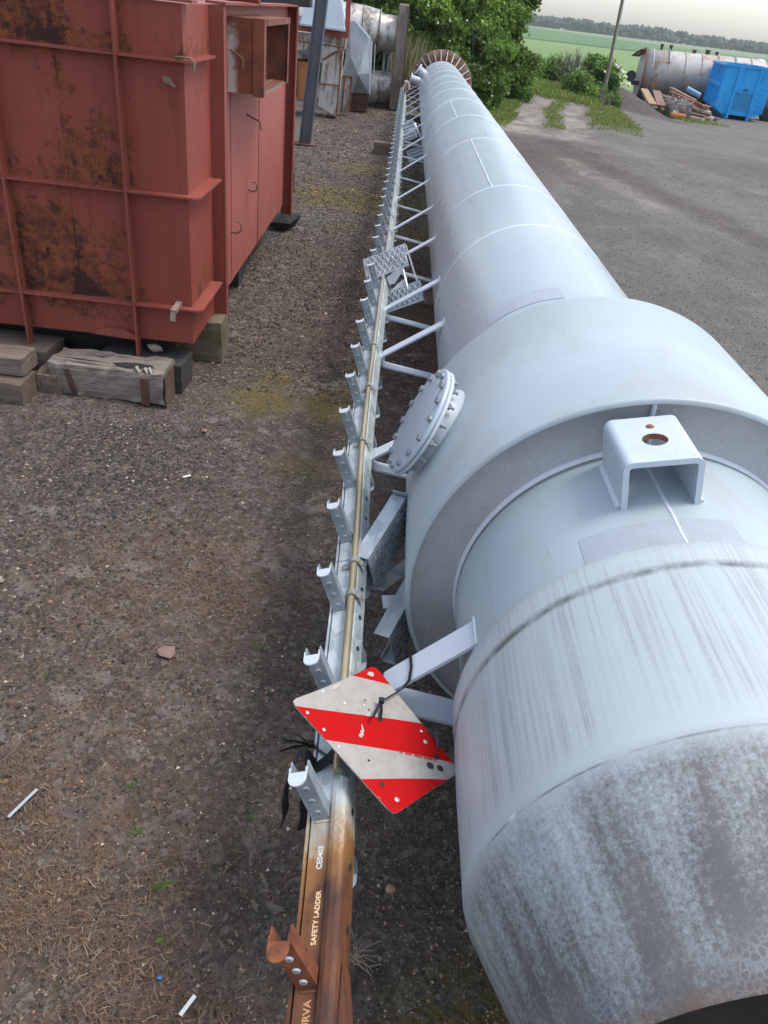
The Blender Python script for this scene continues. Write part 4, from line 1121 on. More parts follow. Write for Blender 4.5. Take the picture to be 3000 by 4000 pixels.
for u, v, r_ in ((.62, .40, .006), (.72, .86, .009), (.80, .97 - .06, .008), (.87, .83, .007), (.20, .62, .0028), (.64, .22, .0025), (.60, .30, .0022), (.13, .80, .006)):
    p = bq(u, v, .0012); b = MB(); b.lathe([(0, .0), (r_, .0)], p, axis=bn, ref=eu_b, seg=12); b.build('bolt_hole', DARK, board)  # black discs laid on the face for the dark of the holes
SMALL = M('small_red_print', .5, base=(.5, .04, .04))
p0 = bq(.66, .735, .0012); p1_ = bq(.36, .57, .0012)
text_mesh('TP ESC-B 14302   JRM   e1', .0085, 'small_print', SMALL, board, bq(.83, .86, .0016), (p1_ - bq(.83, .86, .0012)), -(QB - QT), bn)

def strap(b, pts, w_, t_, nrm):
    """flat band through pts; nrm = per-point width direction"""
    pts = [Vector(p) for p in pts]; vs = []; n = len(pts)
    for i, p in enumerate(pts):
        d = (pts[min(i + 1, n - 1)] - pts[max(i - 1, 0)]).normalized(); wv = Vector(nrm[i] if isinstance(nrm, list) else nrm); wv = (wv - d * wv.dot(d)).normalized(); nn = d.cross(wv)
        vs += [p + wv * w_ / 2 + nn * t_ / 2, p - wv * w_ / 2 + nn * t_ / 2, p - wv * w_ / 2 - nn * t_ / 2, p + wv * w_ / 2 - nn * t_ / 2]
    fs = [(0, 1, 2, 3), (4 * n - 1, 4 * n - 2, 4 * n - 3, 4 * n - 4)]
    for i in range(n - 1):
        for k in range(4): fs.append((4 * i + k, 4 * i + (k + 1) % 4, 4 * i + 4 + (k + 1) % 4, 4 * i + 4 + k))
    b.add(vs, fs, smooth=False)
# cable tie from the board hole round the big bracket arm
b = MB()
hole = bq(.62, .40, .003); mid = bq(.72, .30, .014)
def arm(t, dy, h): return Vector((.112 + .173 * t, 1.335 + dy, .525 + .18 * t)) + Vector((-.72, 0, .69)) * h
strap(b, [hole, hole + bn * .004 + (mid - hole) * .4, mid, arm(.20, -.062, .012), arm(.26, -.042, .008), arm(.28, .0, .0065), arm(.27, .042, .0075), arm(.27, .043, -.008), arm(.27, -.043, -.008)], .0070, .0026, (0.75, .1, .6))
b.box(mid + bn * .003, (.012, .012, .009), None)
strap(b, [mid, mid + bn * .012 + Vector((-.008, -.02, 0)), mid + bn * .016 + Vector((-.022, -.065, .004))], .0060, .0016, (.9, -.3, 0))
tag(b.build('cable_tie', TIE, None, mid), 'black cable tie looped through the board and round the wide bracket arm', 'cable tie', 'black cable ties holding the warning board')
# second pair of ties at the ladder rail
y_ = 1.115
b = MB()
strap(b, [LP(-.05, -.06, y_), LP(-.05, .004, y_), LP(-.02, .006, y_ - .03), LP(.0, .010, y_ - .06), LP(.036, .016, y_ - .02)], .006, .002, (0, .8, .2))
b.box(LP(-.055, .008, y_ + .004), (.014, .012, .012))
for d in ((-.055, -.010, .018), (-.062, -.034, .012), (-.04, .012, .02)):
    strap(b, [LP(-.055, .01, y_), LP(-.055, .01, y_) + Vector(d) * .5 + Vector((0, 0, .004)), LP(-.055, .01, y_) + Vector(d)], .0045, .0016, (0, .5, .9))
tag(b.build('cable_tie', TIE, None, LP(-.05, 0, y_)), 'black cable ties with loose tails knotted round the rail left of the board', 'cable tie', 'black cable ties holding the warning board')
b = MB()
strap(b, [bq(.93, .80, .002), bq(.95, .76, .01), bq(1.0, .70, .012), bq(1.0, .58, -.01), bq(.98, .45, -.03)], .006, .002, (.5, .5, .2))
tag(b.build('cable_tie', TIE, None, bq(.95, .7)), 'black cable tie at the corner of the board against the chimney cap', 'cable tie', 'black cable ties holding the warning board')
# webbing strap hanging from the rail
b = MB()
def smooth_pts(P, n=4):
    P = [Vector(p) for p in P]; out = []
    for i in range(len(P) - 1):
        a, b_, c, d = P[max(i - 1, 0)], P[i], P[i + 1], P[min(i + 2, len(P) - 1)]
        for k in range(n):
            t = k / n; out.append(.5 * ((2 * b_) + (c - a) * t + (2 * a - 5 * b_ + 4 * c - d) * t * t + (3 * b_ - a - 3 * c + d) * t ** 3))
    return out + [P[-1]]
strap(b, smooth_pts([LP(.028, .014, 1.11), LP(.012, .027, 1.095), LP(-.004, .014, 1.075), LP(-.03, .006, 1.06), LP(-.051, .000, 1.055), LP(-.054, -.03, 1.05)]), .024, .003, (0, 1, .1))
strap(b, smooth_pts([LP(-.046, .003, 1.065), (-.066, 1.055, .575), (-.085, 1.05, .558), (-.097, 1.046, .495), (-.100, 1.042, .44), (-.097, 1.034, .405), (-.103, 1.028, .372)]), .026, .003, (.25, .8, .25))
strap(b, smooth_pts([(-.050, 1.045, .50), (-.055, 1.032, .455), (-.052, 1.024, .42), (-.057, 1.018, .38)]), .028, .004, (.7, .6, .2))
tag(b.build('webbing_strap', BLACKR, None, LP(-.05, 0, 1.06)), 'black webbing strap wound on the rail with a loose tail hanging to the left', 'strap')
# pale cloth tied to the far end of the ladder
b = MB()
g = np.random.default_rng(5)
for k in range(5):
    c_ = Vector((.015 + .035 * k / 4, 16.55, .74 - .015 * k)) + Vector(g.normal(0, .012, 3))
    b.lathe([(0, -.035), (.025, -.028), (.038, 0), (.026, .028), (0, .036)], c_, axis=(1, .2, .1), seg=9)
b.tube([(.02, 16.5, .74), (-.02, 16.5, .66), (-.035, 16.45, .60), (-.02, 16.4, .53)], .022, 8); b.tube([(.045, 16.5, .74), (.075, 16.5, .68), (.085, 16.45, .62)], .02, 8); b.tube([(.02, 16.5, .72), (.03, 16.5, .6), (.01, 16.4, .5)], .018, 8)
tag(b.build('cloth_wrap', mat_stain('dirty_cloth', (.30, .26, .20), (.46, .41, .34), (.2, .14, .09), .4, 12), None, (.02, 16.5, .5)), 'pale dirty cloth tied round the far end of the ladder', 'cloth')
# ================================================================ red steel casing on sleepers
BY, BX, BZ0, BZ1 = 3.97, -1.0, .25, 1.80
box_ = thing('red_steel_casing', 'large red oxide painted steel casing with rust patches, raised on sleepers at the left', 'steel casing', (-2.2, 5.7, .25))
# front section: panels between ribs are one welded skin
b = MB(); b.box((-2.2, 4.25, (BZ0 + BZ1) / 2), (2.40, .56, BZ1 - BZ0)); b.build('front_panel', RED, box_)
b = MB()
b.box((-2.25, 6.0, (BZ0 + .03 + BZ1) / 2), (2.50, 2.86, BZ1 - BZ0 - .03)); b.build('side_wall', RED_S, box_)
# side seams and panel laps
b = MB(); b.box((-.9985, 6.02, 1.0), (.006, .012, 1.5)); b.build('panel_lap', RED_R, box_)
b = MB(); b.box((-.9988, 5.02, .85), (.004, .008, 1.1)); b.build('panel_lap', RED_R, box_)
for xr in (-1.29, -1.875, -2.46, -3.05):
    b = MB(); b.box((xr, BY - .03, (1.86 + .17) / 2), (.011, .062, 1.69)); b.box((xr, BY - .062, (1.86 + .17) / 2), (.028, .006, 1.69)) if False else None
    b.build('upright_rib', RED_R, box_)
for zr in (1.585, 1.01, .45):
    segs = [(-1.012, -1.283), (-1.297, -1.868), (-1.882, -2.453), (-2.467, -3.043)]
    b = MB()
    for a_, c_ in segs: b.box(((a_ + c_) / 2, BY - .026, zr), (abs(a_ - c_), .054, .010))
    if zr < 1.5 or True:
        # corner gusset wraps round to the side
        b.prism([(-1.01, BY - .053), (-.965, BY - .053), (-.935, BY - .02), (-.935, 4.44), (-1.01, 4.44)] if zr < 1.5 else [(-1.01, BY - .053), (-.975, BY - .053), (-.955, BY - .035), (-.955, 4.44), (-1.01, 4.44)], (0, 0, zr - .005), (0, 0, .010), (1, 0, 0), (0, 1, 0))
    b.build('level_rib', RED_R, box_)
# narrower front corner: the front section steps in behind a tall flange
b = MB(); b.box((-.965, 4.505, 1.02), (.075, .012, 1.56)); b.box((-.934, 4.53, 1.02), (.012, .06, 1.56)); b.build('corner_flange', RED_R, box_)
b = MB(); b.box((-.972, 7.43, 1.0), (.10, .012, 1.62)); b.box((-.925, 7.40, 1.0), (.012, .06, 1.62)); b.build('corner_flange', RED_R, box_)
b = MB(); b.box((-.965, 5.97, BZ1 + .012), (.10, 2.95, .012)); b.box((-1.9, 4.0, BZ1 + .012), (1.9, .10, .012)); b.build('top_flange', RED_R, box_)
b = MB(); b.prism([(-1.52, .26), (-1.50, .285), (-1.44, .305), (-1.36, .30), (-1.30, .27), (-1.30, .25)], (0, BY - .035, 0), (0, .03, 0), (1, 0, 0), (0, 0, 1)); b.build('lifting_eye', RED_R, box_)
# duct stub on the side
D0, D1, DZ0, DZ1, DX = 4.95, 5.95, 1.385, 1.752, -.80
b = MB()
def plate(b, p, q): 
    c = [(p[i] + q[i]) / 2 for i in range(3)]; s_ = [abs(p[i] - q[i]) for i in range(3)]; b.box(c, s_)
plate(b, (-1.01, D0, DZ0), (DX, D0 + .008, DZ1)); plate(b, (-1.01, D1, DZ0), (DX, D1 + .008, DZ1))
plate(b, (-1.01, D0 + .008, DZ0), (DX - .02, D1, DZ0 + .008)); plate(b, (-1.01, D0 + .008, DZ1 - .008), (DX - .02, D1, DZ1))
duct = b.build('duct_stub', DUCT, box_)
duct['label'] = 'rusty square duct opening'
b = MB(); plate(b, (DX - .055, D0 - .014, DZ0 - .01), (DX - .002, D0 - .001, DZ1 + .004)); plate(b, (DX - .003, D0 - .012, DZ0 - .01), (DX + .006, D0 + .05, DZ1 + .004)); plate(b, (DX - .003, D0 + .05, DZ1 - .03), (DX + .006, D1 + .04, DZ1 + .004)); plate(b, (DX - .003, D1 - .02, DZ0 - .008), (DX + .004, D1 + .03, DZ1 - .03)); b.build('duct_rim', ORUST if False else DUCT, duct)
b = MB(); b.box((-.995, 5.45, 1.55), (.006, .95, .34)); b.build('duct_inside', M('duct_back_dark_red', .8, base=(.045, .016, .014)), duct)  # darker red plate closing the back of the duct
b = MB(); b.add([(DX - .004, D0 + .01, DZ0 + .002), (DX + .02, D0 + .3, DZ0 + .0), (DX + .005, D0 + .65, DZ0 - .002), (DX - .004, D1, DZ0 + .002), (-.9, D1, DZ0 + .01), (-.9, D0 + .01, DZ0 + .01)], [tuple(range(6))]); b.build('duct_lip', M('dusty_red', .8, base=(.17, .11, .09)), duct)
# hooks: bent reinforcing bars
HK = M('rusty_hook_bar', .7, base=(.17, .11, .075))
def hook(pts, r_=.0055):
    b = MB(); b.tube(pts, r_, 7); return b.build('wire_hook', HK, box_)
hook([(-1.0, 5.55, 1.21), (-.95, 5.5, 1.195), (-.905, 5.46, 1.19), (-.893, 5.45, 1.175), (-.89, 5.45, 1.14)])
hook([(-1.0, 5.62, .735), (-.96, 5.6, .73), (-.94, 5.6, .745), (-.935, 5.6, .77), (-.945, 5.6, .795), (-.965, 5.6, .79)])
hook([(-1.0, 5.0, .60), (-.96, 4.98, .60), (-.93, 4.97, .615), (-.925, 4.97, .645), (-.935, 4.97, .675), (-.955, 4.97, .67)])
hook([(-1.04, 3.97, 1.595), (-1.0, 3.935, 1.60), (-.955, 3.92, 1.60), (-.94, 3.92, 1.585), (-.945, 3.92, 1.55)], .006)
hook([(-1.0, 4.96, 1.60), (-.93, 4.93, 1.57), (-.91, 4.93, 1.555), (-.912, 4.93, 1.51)], .005)
b = MB(); b.prism([(0, 0), (.022, -.012), (.018, -.004), (.045, -.022), (.052, -.018), (.024, .016), (.0, .02)], (-1.085, BY - .02, 1.50), (0, -.03, 0), (1, 0, 0), (0, 0, 1)); b.build('bent_tab', HK, box_)
b = MB(); b.beam((-1.065, BY, .468), (-1.075, BY - .10, .452), .028, .022); b.beam((-1.075, BY - .10, .452), (-1.078, BY - .104, .405), .028, .006, up=(0, 1, 0)); b.build('bent_tab', mat_stain('bare_clip', (.2, .15, .11), (.36, .30, .24), (.2, .1, .05), .6, 30), box_)
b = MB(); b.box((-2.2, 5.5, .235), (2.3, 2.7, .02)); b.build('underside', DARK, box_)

# things on top of the casing
b = MB(); b.tube([(-1.75, 5.52, 1.865), (-.92, 5.50, 1.852)], .042, 16); b.tube([(-.925, 5.50, 1.852), (-.915, 5.5, 1.852)], .046, 16); tag(b.build('steel_tube', RED_R, None, (-1.2, 5.5, 1.82)), 'red oxide tube lying across the top of the red casing', 'tube')
b = MB(); b.box((-1.05, 7.45, 1.842), (.46, .16, .085), Matrix.Rotation(R(-3), 3, 'Y'), .006); tag(b.build('timber_beam', WOOD_D, None, (-1.05, 7.45, 1.8)), 'dark squared timber lying on the far top corner of the red casing', 'timber')
b = MB(); b.tube([(-1.0, 5.56, 1.945), (-.90, 5.54, 1.925), (-.78, 5.50, 1.915)], .03, 10, rs=[.03, .032, .026]); tag(b.build('wood_offcut', mat_wood('pale_split_wood', (.35, .28, .2), (.55, .47, .38)), None, (-.9, 5.5, 1.9)), 'pale split offcut lying on the red tube above the casing', 'wood offcut')
b = MB(); b.beam((-1.03, 7.9, 1.60), (-.96, 7.9, 1.74), .02, .02); b.beam((-1.04, 7.9, 1.45), (-1.03, 7.9, 1.60), .02, .02); b.beam((-1.06, 7.45, 1.56), (-1.035, 7.9, 1.56), .02, .02); b.build('brace', GALV_D, box_)

# ---------------------------------------------------------------- sleepers and blocks
def timber(label, c, size, mat, rotz=0, name='timber_block', tilt=0, group='timber blocks round the red casing', seed=1, chip=.0026, parts=None):
    g = np.random.default_rng(seed)
    m = Matrix.Rotation(R(rotz), 3, 'Z') @ Matrix.Rotation(R(tilt), 3, 'Y')
    # lightly warped box with worn edges
    nx_, ny_, nz_ = 12, 5, 5; vs = []; idx = {}
    hx, hy, hz = size[0] / 2, size[1] / 2, size[2] / 2; b = MB()
    def pt(i, j, k):
        key = (i, j, k)
        if key in idx: return idx[key]
        x_, y_, z_ = -hx + 2 * hx * i / nx_, -hy + 2 * hy * j / ny_, -hz + 2 * hz * k / nz_
        ed = sum((i in (0, nx_), j in (0, ny_), k in (0, nz_)))
        j_ = g.normal(0, chip * (.35 if ed == 1 else .8), 3)
        if ed >= 2:
            y_ *= (1 - .9 * chip / hy) if j in (0, ny_) else 1; z_ *= (1 - .9 * chip / hz) if k in (0, nz_) else 1
        if k == 0: j_[2] = 0
        p = Vector(c) + m @ Vector((x_ + j_[0], y_ + j_[1], z_ + j_[2])); idx[key] = len(vs); vs.append(p); return idx[key]
    fs = []
    for i in range(nx_):
        for j in range(ny_):
            fs.append((pt(i, j, 0), pt(i, j + 1, 0), pt(i + 1, j + 1, 0), pt(i + 1, j, 0))); fs.append((pt(i, j, nz_), pt(i + 1, j, nz_), pt(i + 1, j + 1, nz_), pt(i, j + 1, nz_)))
        for k in range(nz_):
            fs.append((pt(i, 0, k), pt(i + 1, 0, k), pt(i + 1, 0, k + 1), pt(i, 0, k + 1))); fs.append((pt(i, ny_, k), pt(i, ny_, k + 1), pt(i + 1, ny_, k + 1), pt(i + 1, ny_, k)))
    for j in range(ny_):
        for k in range(nz_):
            fs.append((pt(0, j, k), pt(0, j, k + 1), pt(0, j + 1, k + 1), pt(0, j + 1, k))); fs.append((pt(nx_, j, k), pt(nx_, j + 1, k), pt(nx_, j + 1, k + 1), pt(nx_, j, k + 1)))
    b.add(vs, fs)
    # material grain follows the block: build in local coordinates
    o = MB(); mi = m.inverted(); o.v = [tuple(mi @ (Vector(v) - Vector(c))) for v in b.v]; o.f, o.uv, o.sm = b.f, b.uv, b.sm
    ob = o.build(name, mat); ob.location = c; ob.rotation_euler = m.to_euler()
    return tag(ob, label, 'timber', group)
timber('mossy squared block under the near corner of the red casing', (-1.08, 4.46, .12), (.30, .26, .245), WOOD_M, 2, seed=3)
timber('dark tarred block with a split pale edge, lying behind the rotten beam', (-1.27, 3.98, .08), (.46, .22, .16), WOOD_D, -3, seed=4)
timber('long weathered plank beam lying at the left edge below the red casing', (-2.35, 3.97, .085), (1.20, .24, .17), WOOD_B, -2, seed=5)
timber('grey sleeper end with bluish stain on top of the left front stack', (-2.25, 3.69, .175), (.95, .17, .095), WOOD_G, -1.5, seed=6)
timber('lower brown sleeper end carrying the stained one at the left edge', (-2.25, 3.62, .060), (.98, .19, .12), WOOD_B, -1.5, seed=7)
timber('short brown offcut wedged between the stack and the rotten beam', (-1.70, 3.76, .055), (.13, .16, .11), WOOD_B, 4, seed=8)
timber('dark crossways sleeper deep under the red casing', (-2.0, 4.32, .11), (1.6, .22, .22), WOOD_D, 0, seed=9)
timber('dark sleeper under the middle of the red casing', (-1.75, 5.9, .11), (1.3, .24, .22), WOOD_D, 0, seed=19)
timber('brown sleeper laid crossways under the ladder and chimney', (.60, 5.55, .075), (1.0, .26, .152), WOOD_B, 1, 'sleeper', seed=10, group='sleepers carrying the chimney')
timber('short sleeper under the ladder in front of the grey column', (.15, 12.86, .08), (1.05, .20, .17), WOOD_B, 0, 'sleeper', seed=11, group='sleepers carrying the chimney')
timber('far sleeper under the chimney near its base flange', (.75, 16.9, .075), (1.1, .26, .15), WOOD_D, 0, 'sleeper', seed=12, group='sleepers carrying the chimney')
# rotten beam with iron straps, split open along its top
rb = timber('rotten split timber beam bound with iron straps, in front of the red casing', (-1.39, 3.80, .092), (.60, .23, .18), WOOD_S, -2, 'rotten_beam', seed=13, chip=.0065, group=None)
mm = Matrix.Rotation(R(-2), 3, 'Z')
def local_part(name, mat, fn):
    b = MB(); fn(b); me_o = b.build(name, mat); me_o.parent = rb; return me_o
local_part('iron_strap', DRUST, lambda b: (b.box((-.185, -.119, -.01), (.030, .006, .145), Matrix.Rotation(R(-14), 3, 'Y')),))
local_part('iron_strap', DRUST, lambda b: (b.box((.205, -.121, -.015), (.040, .006, .15), Matrix.Rotation(R(0), 3, 'Y')),))
local_part('end_plate', mat_rust('brown_end_plate', (.09, .05, .035), (.17, .10, .07), (.05, .03, .025), 12), lambda b: (b.box((.306, -.01, -.01), (.006, .20, .17), Matrix.Rotation(R(3), 3, 'Z')),))
def cavity(b):
    pts = [(.02, -.045), (.08, -.02), (.15, -.012), (.22, -.02), (.235, -.05), (.17, -.065), (.10, -.085), (.05, -.075)]
    b.add([(p[0], p[1], .0935) for p in pts], [tuple(range(8))])
    for x0, x1, y_, wd in ((-.28, .0, -.045, .006), (-.2, .05, .02, .005), (-.1, .2, .045, .004), (-.26, .03, -.08, .004)):
        b.add([(x0, y_, .0932), ((x0 + x1) / 2, y_ - wd, .0935), (x1, y_ - .01, .0932), ((x0 + x1) / 2, y_ + wd, .0935)], [(0, 1, 2, 3)])
local_part('split_cavity', DARK, cavity)  # flat black faces paint the shaded depth of the split
def splint(b):
    for k in (1, 3, 4):
        x_ = .12 + .022 * k; b.tube([(x_, -.07, .088), (x_ + .02, -.09, .102 + .003 * (k % 3)), (x_ + .035, -.108, .085)], .008, 5, rs=[.005, .010, .005])
local_part('splinters', mat_wood('pale_splinter', (.30, .26, .23), (.52, .48, .44)), splint)
# stones
def stone(label, c, size, color, seed, name='stone', cat='stone', group=None):
    g = np.random.default_rng(seed)
    t = (1 + 5 ** .5) / 2
    v = np.array([(-1, t, 0), (1, t, 0), (-1, -t, 0), (1, -t, 0), (0, -1, t), (0, 1, t), (0, -1, -t), (0, 1, -t), (t, 0, -1), (t, 0, 1), (-t, 0, -1), (-t, 0, 1)]) / 1.9
    f = [(0, 11, 5), (0, 5, 1), (0, 1, 7), (0, 7, 10), (0, 10, 11), (1, 5, 9), (5, 11, 4), (11, 10, 2), (10, 7, 6), (7, 1, 8), (3, 9, 4), (3, 4, 2), (3, 2, 6), (3, 6, 8), (3, 8, 9), (4, 9, 5), (2, 4, 11), (6, 2, 10), (8, 6, 7), (9, 8, 1)]
    v = v * g.uniform(.75, 1.15, (12, 1)) * (np.array(size) / 2)
    m = M(name + '_rock', .85); m.color(m.mix(m.noise(60, 5), tuple(q * .7 for q in color), color))
    b = MB(); b.add([tuple(np.array(c) + q) for q in v], f); o = b.build(name, m, None, c)
    return tag(o, label, cat, group)
stone('flat pinkish slab of stone lying on the grit', (-.603, 1.884, .006), (.075, .062, .018), (.26, .17, .14), 1)
stone('ochre stone at the left edge of the ground', (-1.33, 2.08, .012), (.075, .05, .04), (.42, .30, .15), 2)
stone('pale beige stone near the left edge', (-1.29, 2.16, .012), (.06, .045, .035), (.38, .31, .25), 3)
stone('small orange brick chip on the grit below the board', (.172, 1.12, .01), (.028, .026, .02), (.40, .24, .14), 4)
stone('black lump of slag under the far corner of the red casing', (-1.02, 7.62, .09), (.34, .30, .22), (.03, .03, .03), 5, 'slag_lump', 'slag lump')
stone('pale chunk of stone wedged under the red casing', (-1.22, 4.0, .19), (.10, .06, .05), (.40, .34, .24), 6)
stone('reddish stone beside the rotten beam', (-.83, 3.45, .008), (.04, .03, .02), (.34, .20, .15), 8)
# little litter
def flat_strip(label, p0, p1, w_, mat, name, cat):
    b = MB(); b.beam((*p0, .012), (*p1, .016), w_, .002); 
    for t in (.35, .5, .75):
        q = Vector((*p0, .0)).lerp(Vector((*p1, .0)), t); b.lathe([(0, .0), (w_ * .13, .0)], (q.x, q.y, .0155 + .002), axis=(0, 0, 1), ref=(1, 0, 0), seg=8)
    o = b.build(name, mat, None, (*p0, 0)); return tag(o, label, cat)
flat_strip('thin bent aluminium strip lying on the grit at the left', (-.839, 1.223), (-.799, 1.311), .0085, M('bare_aluminium', .35, metal=.6, base=(.55, .57, .6)), 'metal_strip', 'metal strip')
flat_strip('short white plastic strip on the ground near the bottom', (-.280, .790), (-.257, .830), .009, M('white_plastic', .5, base=(.7, .7, .68)), 'plastic_strip', 'plastic strip')
b = MB(); b.box((-.345, .865, .006), (.010, .008, .003)); tag(b.build('plastic_scrap', M('blue_plastic', .5, base=(.03, .16, .4)), None, (-.345, .865, 0)), 'tiny blue scrap of plastic near the white strip', 'plastic scrap')
b = MB(); b.tube([(-.82, 2.98, .012), (-.79, 3.0, .014)], .005, 7); tag(b.build('cigarette_stub', M('white_paper', .8, base=(.75, .74, .7)), None, (-.8, 2.99, 0)), 'white cigarette end on the grit below the rotten beam', 'cigarette stub')

# ---------------------------------------------------------------- scrap plant behind the red casing
cl = thing('steel_column', 'slate grey H-section steel column standing on the ground beyond the red casing', 'column', (-1.43, 12.9, 0))
b = MB()
tx = .155
def leanbox(b, x0, x1, y0, y1, z0, z1):
    vs = [(x + tx * z / 1.88, y, z) for x in (x0, x1) for y in (y0, y1) for z in (z0, z1)]
    b.add(vs, [(0, 1, 3, 2), (4, 6, 7, 5), (0, 4, 5, 1), (2, 3, 7, 6), (0, 2, 6, 4), (1, 5, 7, 3)])
leanbox(b, -1.52, -1.505, 12.82, 12.98, .01, 3.1); leanbox(b, -1.365, -1.35, 12.82, 12.98, .01, 3.1); leanbox(b, -1.505, -1.365, 12.86, 12.87, .01, 3.1)
b.build('web_and_flanges', COLGREY, cl)
b = MB(); b.box((-1.44, 12.9, .012), (.34, .30, .02)); b.build('base_plate', DRUST, cl)
b = MB(); b.beam((-1.215, 9.5, .96), (-1.15, 9.45, .02), .10, .012, up=(1, 0, 0)); tag(b.build('steel_plate', mat_rust('brown_plate', (.10, .06, .045), (.18, .12, .09)), None, (-1.16, 9.45, 0)), 'brown steel plate leaning by the far end of the red casing', 'plate')

def poly_plate(b, pts, depth):
    """planar polygon given as (x, z) at y=pts[0], extruded away by depth"""
    y, q = pts; n = len(q); f = [(p[0], y, p[1]) for p in q]; k = [(p[0] * 1.0, y + depth, p[1]) for p in q]
    b.add(f + k, [tuple(range(n)), tuple(range(2 * n - 1, n - 1, -1))] + [(i, (i + 1) % n, n + (i + 1) % n, n + i) for i in range(n)])
# galvanised transition hopper
hp = thing('sheet_metal_hopper', 'faceted bare sheet-metal hopper standing in front of the big stainless ducts', 'hopper', (-1.0, 18, 0))
A_, B_, C_, D_, E_, F_, G_, H_ = [(-1.20, 1.58), (-1.12, 1.58), (-.80, 1.32), (-.75, .72), (-.72, .36), (-1.06, .33), (-1.29, .62), (-1.25, 1.14)]
K1, K2 = (-1.14, .98), (-.96, .70)
y0 = 17.8; fr = lambda p, d=0: (p[0], y0 + d, p[1])
b = MB()
vs = [fr(A_, .10), fr(B_, .10), fr(C_, .05), fr(D_, .02), fr(E_, .10), fr(F_, .12), fr(G_, .25), fr(H_, .28), fr(K1, -.02), fr(K2, -.16)]
b.add(vs, [(0, 1, 8), (1, 2, 8), (8, 2, 9), (2, 3, 9), (9, 3, 4), (9, 4, 5), (9, 5, 6), (8, 9, 6), (7, 8, 6), (0, 8, 7)])
bk = [(v[0] + .0, y0 + .7, v[2]) for v in vs[:8]]
b.add(vs[:8] + bk, [(i, (i + 1) % 8, 8 + (i + 1) % 8, 8 + i) for i in range(8)] + [tuple(range(15, 7, -1))])
b.build('hopper_body', SHEET, hp)
b = MB(); b.beam((-.745, y0 + .04, 1.28), (-.70, y0 + .08, .36), .03, .03, up=(0, 1, 0)); b.beam((-.805, y0 + .03, 1.335), (-1.12, y0 + .08, 1.59), .03, .02, up=(0, 1, 0)); b.build('hopper_rim', PALEBLUE, hp)
b = MB(); b.beam((-.675, y0 + .1, 1.24), (-.645, y0 + .1, .55), .018, .03, up=(0, 1, 0)); b.build('door_strip', GALV, hp)
b = MB()
for xx in (-1.08, -.76): b.beam((xx, y0 + .12, .33), (xx + .02, y0 + .12, 0), .04, .04, up=(0, 1, 0))
b.box((-.92, y0 + .4, .17), (.30, .5, .31)); b.build('support_leg', DRUST, hp)
# stainless ducting with tall end flange
dc = thing('stainless_duct', 'big scorched stainless duct pair joined by a tall burnt end flange, near the trees', 'duct', (-.6, 19.3, 0))
b = MB(); b.lathe([(.335, -.30), (.34, -.62), (.40, -.66), (.41, -.70), (.45, -1.0), (.52, -1.6), (.52, -2.6)][:5] + [(.47, -1.35), (.50, -1.9), (.50, -3)], (0, 19.45, 1.41), axis=(1, 0, .0), ref=(0, 0, 1), seg=48)
b.build('upper_duct', STAINLESS, dc)
b = MB()
for xx in (-.66, -1.02): b.lathe([(.405 if xx > -1 else .445, -.014), (.43 if xx > -1 else .47, -.012), (.43 if xx > -1 else .47, .012), (.405 if xx > -1 else .445, .014)], (xx, 19.45, 1.41), axis=(1, 0, 0), ref=(0, 0, 1), seg=48)
b.build('duct_band', BROWN_ST, dc)
b = MB(); b.lathe([(.33, -.3), (.34, -.7), (.36, -1.2), (.36, -1.8)], (0, 19.4, .36), axis=(1, 0, 0), ref=(0, 0, 1), seg=48); b.build('lower_duct', STAINLESS, dc)
b = MB()
fl_ = [(19.02, .01), (18.98, .6), (19.0, 1.3), (19.05, 1.94), (19.85, 1.97), (19.95, 1.0), (19.9, .01)]
b.prism([(p[0], p[1]) for p in fl_], (-.285, 0, 0), (.20, 0, 0), (0, 1, 0), (0, 0, 1)); b.box((-.19, 19.0, .98), (.215, .03, .02)); b.build('end_flange', BROWN_ST, dc)
b = MB(); b.box((-.072, 19.03, .96), (.02, .09, 1.9)); b.build('flange_edge', DRUST, dc)
b = MB()
for xx in (-.52, -.42): b.beam((xx, 19.7, .6), (xx, 19.7, 1.2), .06, .06, up=(0, 1, 0))
b.build('tie_post', GALV_D, dc)
# white chute with rusty edges
ch = thing('rusting_chute', 'off-white rusting steel chute with a pointed foot, behind the grey column', 'chute', (-1.4, 16.5, 0))
b = MB(); poly_plate(b, (16.5, [(-1.22, 1.13), (-1.57, .93), (-1.61, .18), (-1.26, .02)]), .5); b.build('chute_body', WHITE_RUST, ch)
b = MB(); b.beam((-1.215, 16.49, 1.13), (-1.25, 16.49, .02), .03, .03, up=(0, 1, 0)); b.beam((-1.25, 16.48, .555), (-1.60, 16.48, .548), .02, .012, up=(0, 1, 0)); b.beam((-1.22, 16.48, 1.135), (-1.57, 16.48, .935), .02, .012, up=(0, 1, 0)); b.build('chute_edge', RUST, ch)
b = MB(); poly_plate(b, (16.6, [(-2.3, 1.33), (-1.17, 1.33), (-1.20, 1.13), (-1.35, 1.10), (-1.57, .95), (-2.3, .88)]), .5); b.build('chute_head', WHITE_RUST, ch)
b = MB()
for (x0, z0, x1, z1) in ((-2.3, 1.20, -1.18, 1.17), (-1.17, 1.35, -1.2, 1.12)): b.beam((x0, 16.58, z0), (x1, 16.58, z1), .015, .02, up=(0, 1, 0))
for k in range(14):
    b.lathe([(0, .01), (.012, .006), (.014, 0)], (-2.2 + k * .078, 16.598, 1.235 + .01 * math.sin(k)), axis=(0, -1, 0), seg=7)
b.build('flange_bolts', RUST, ch)
b = MB(); b.box((-2.0, 16.35, 1.03), (.55, .3, .045)); b.build('cross_bar', COLGREY, ch)
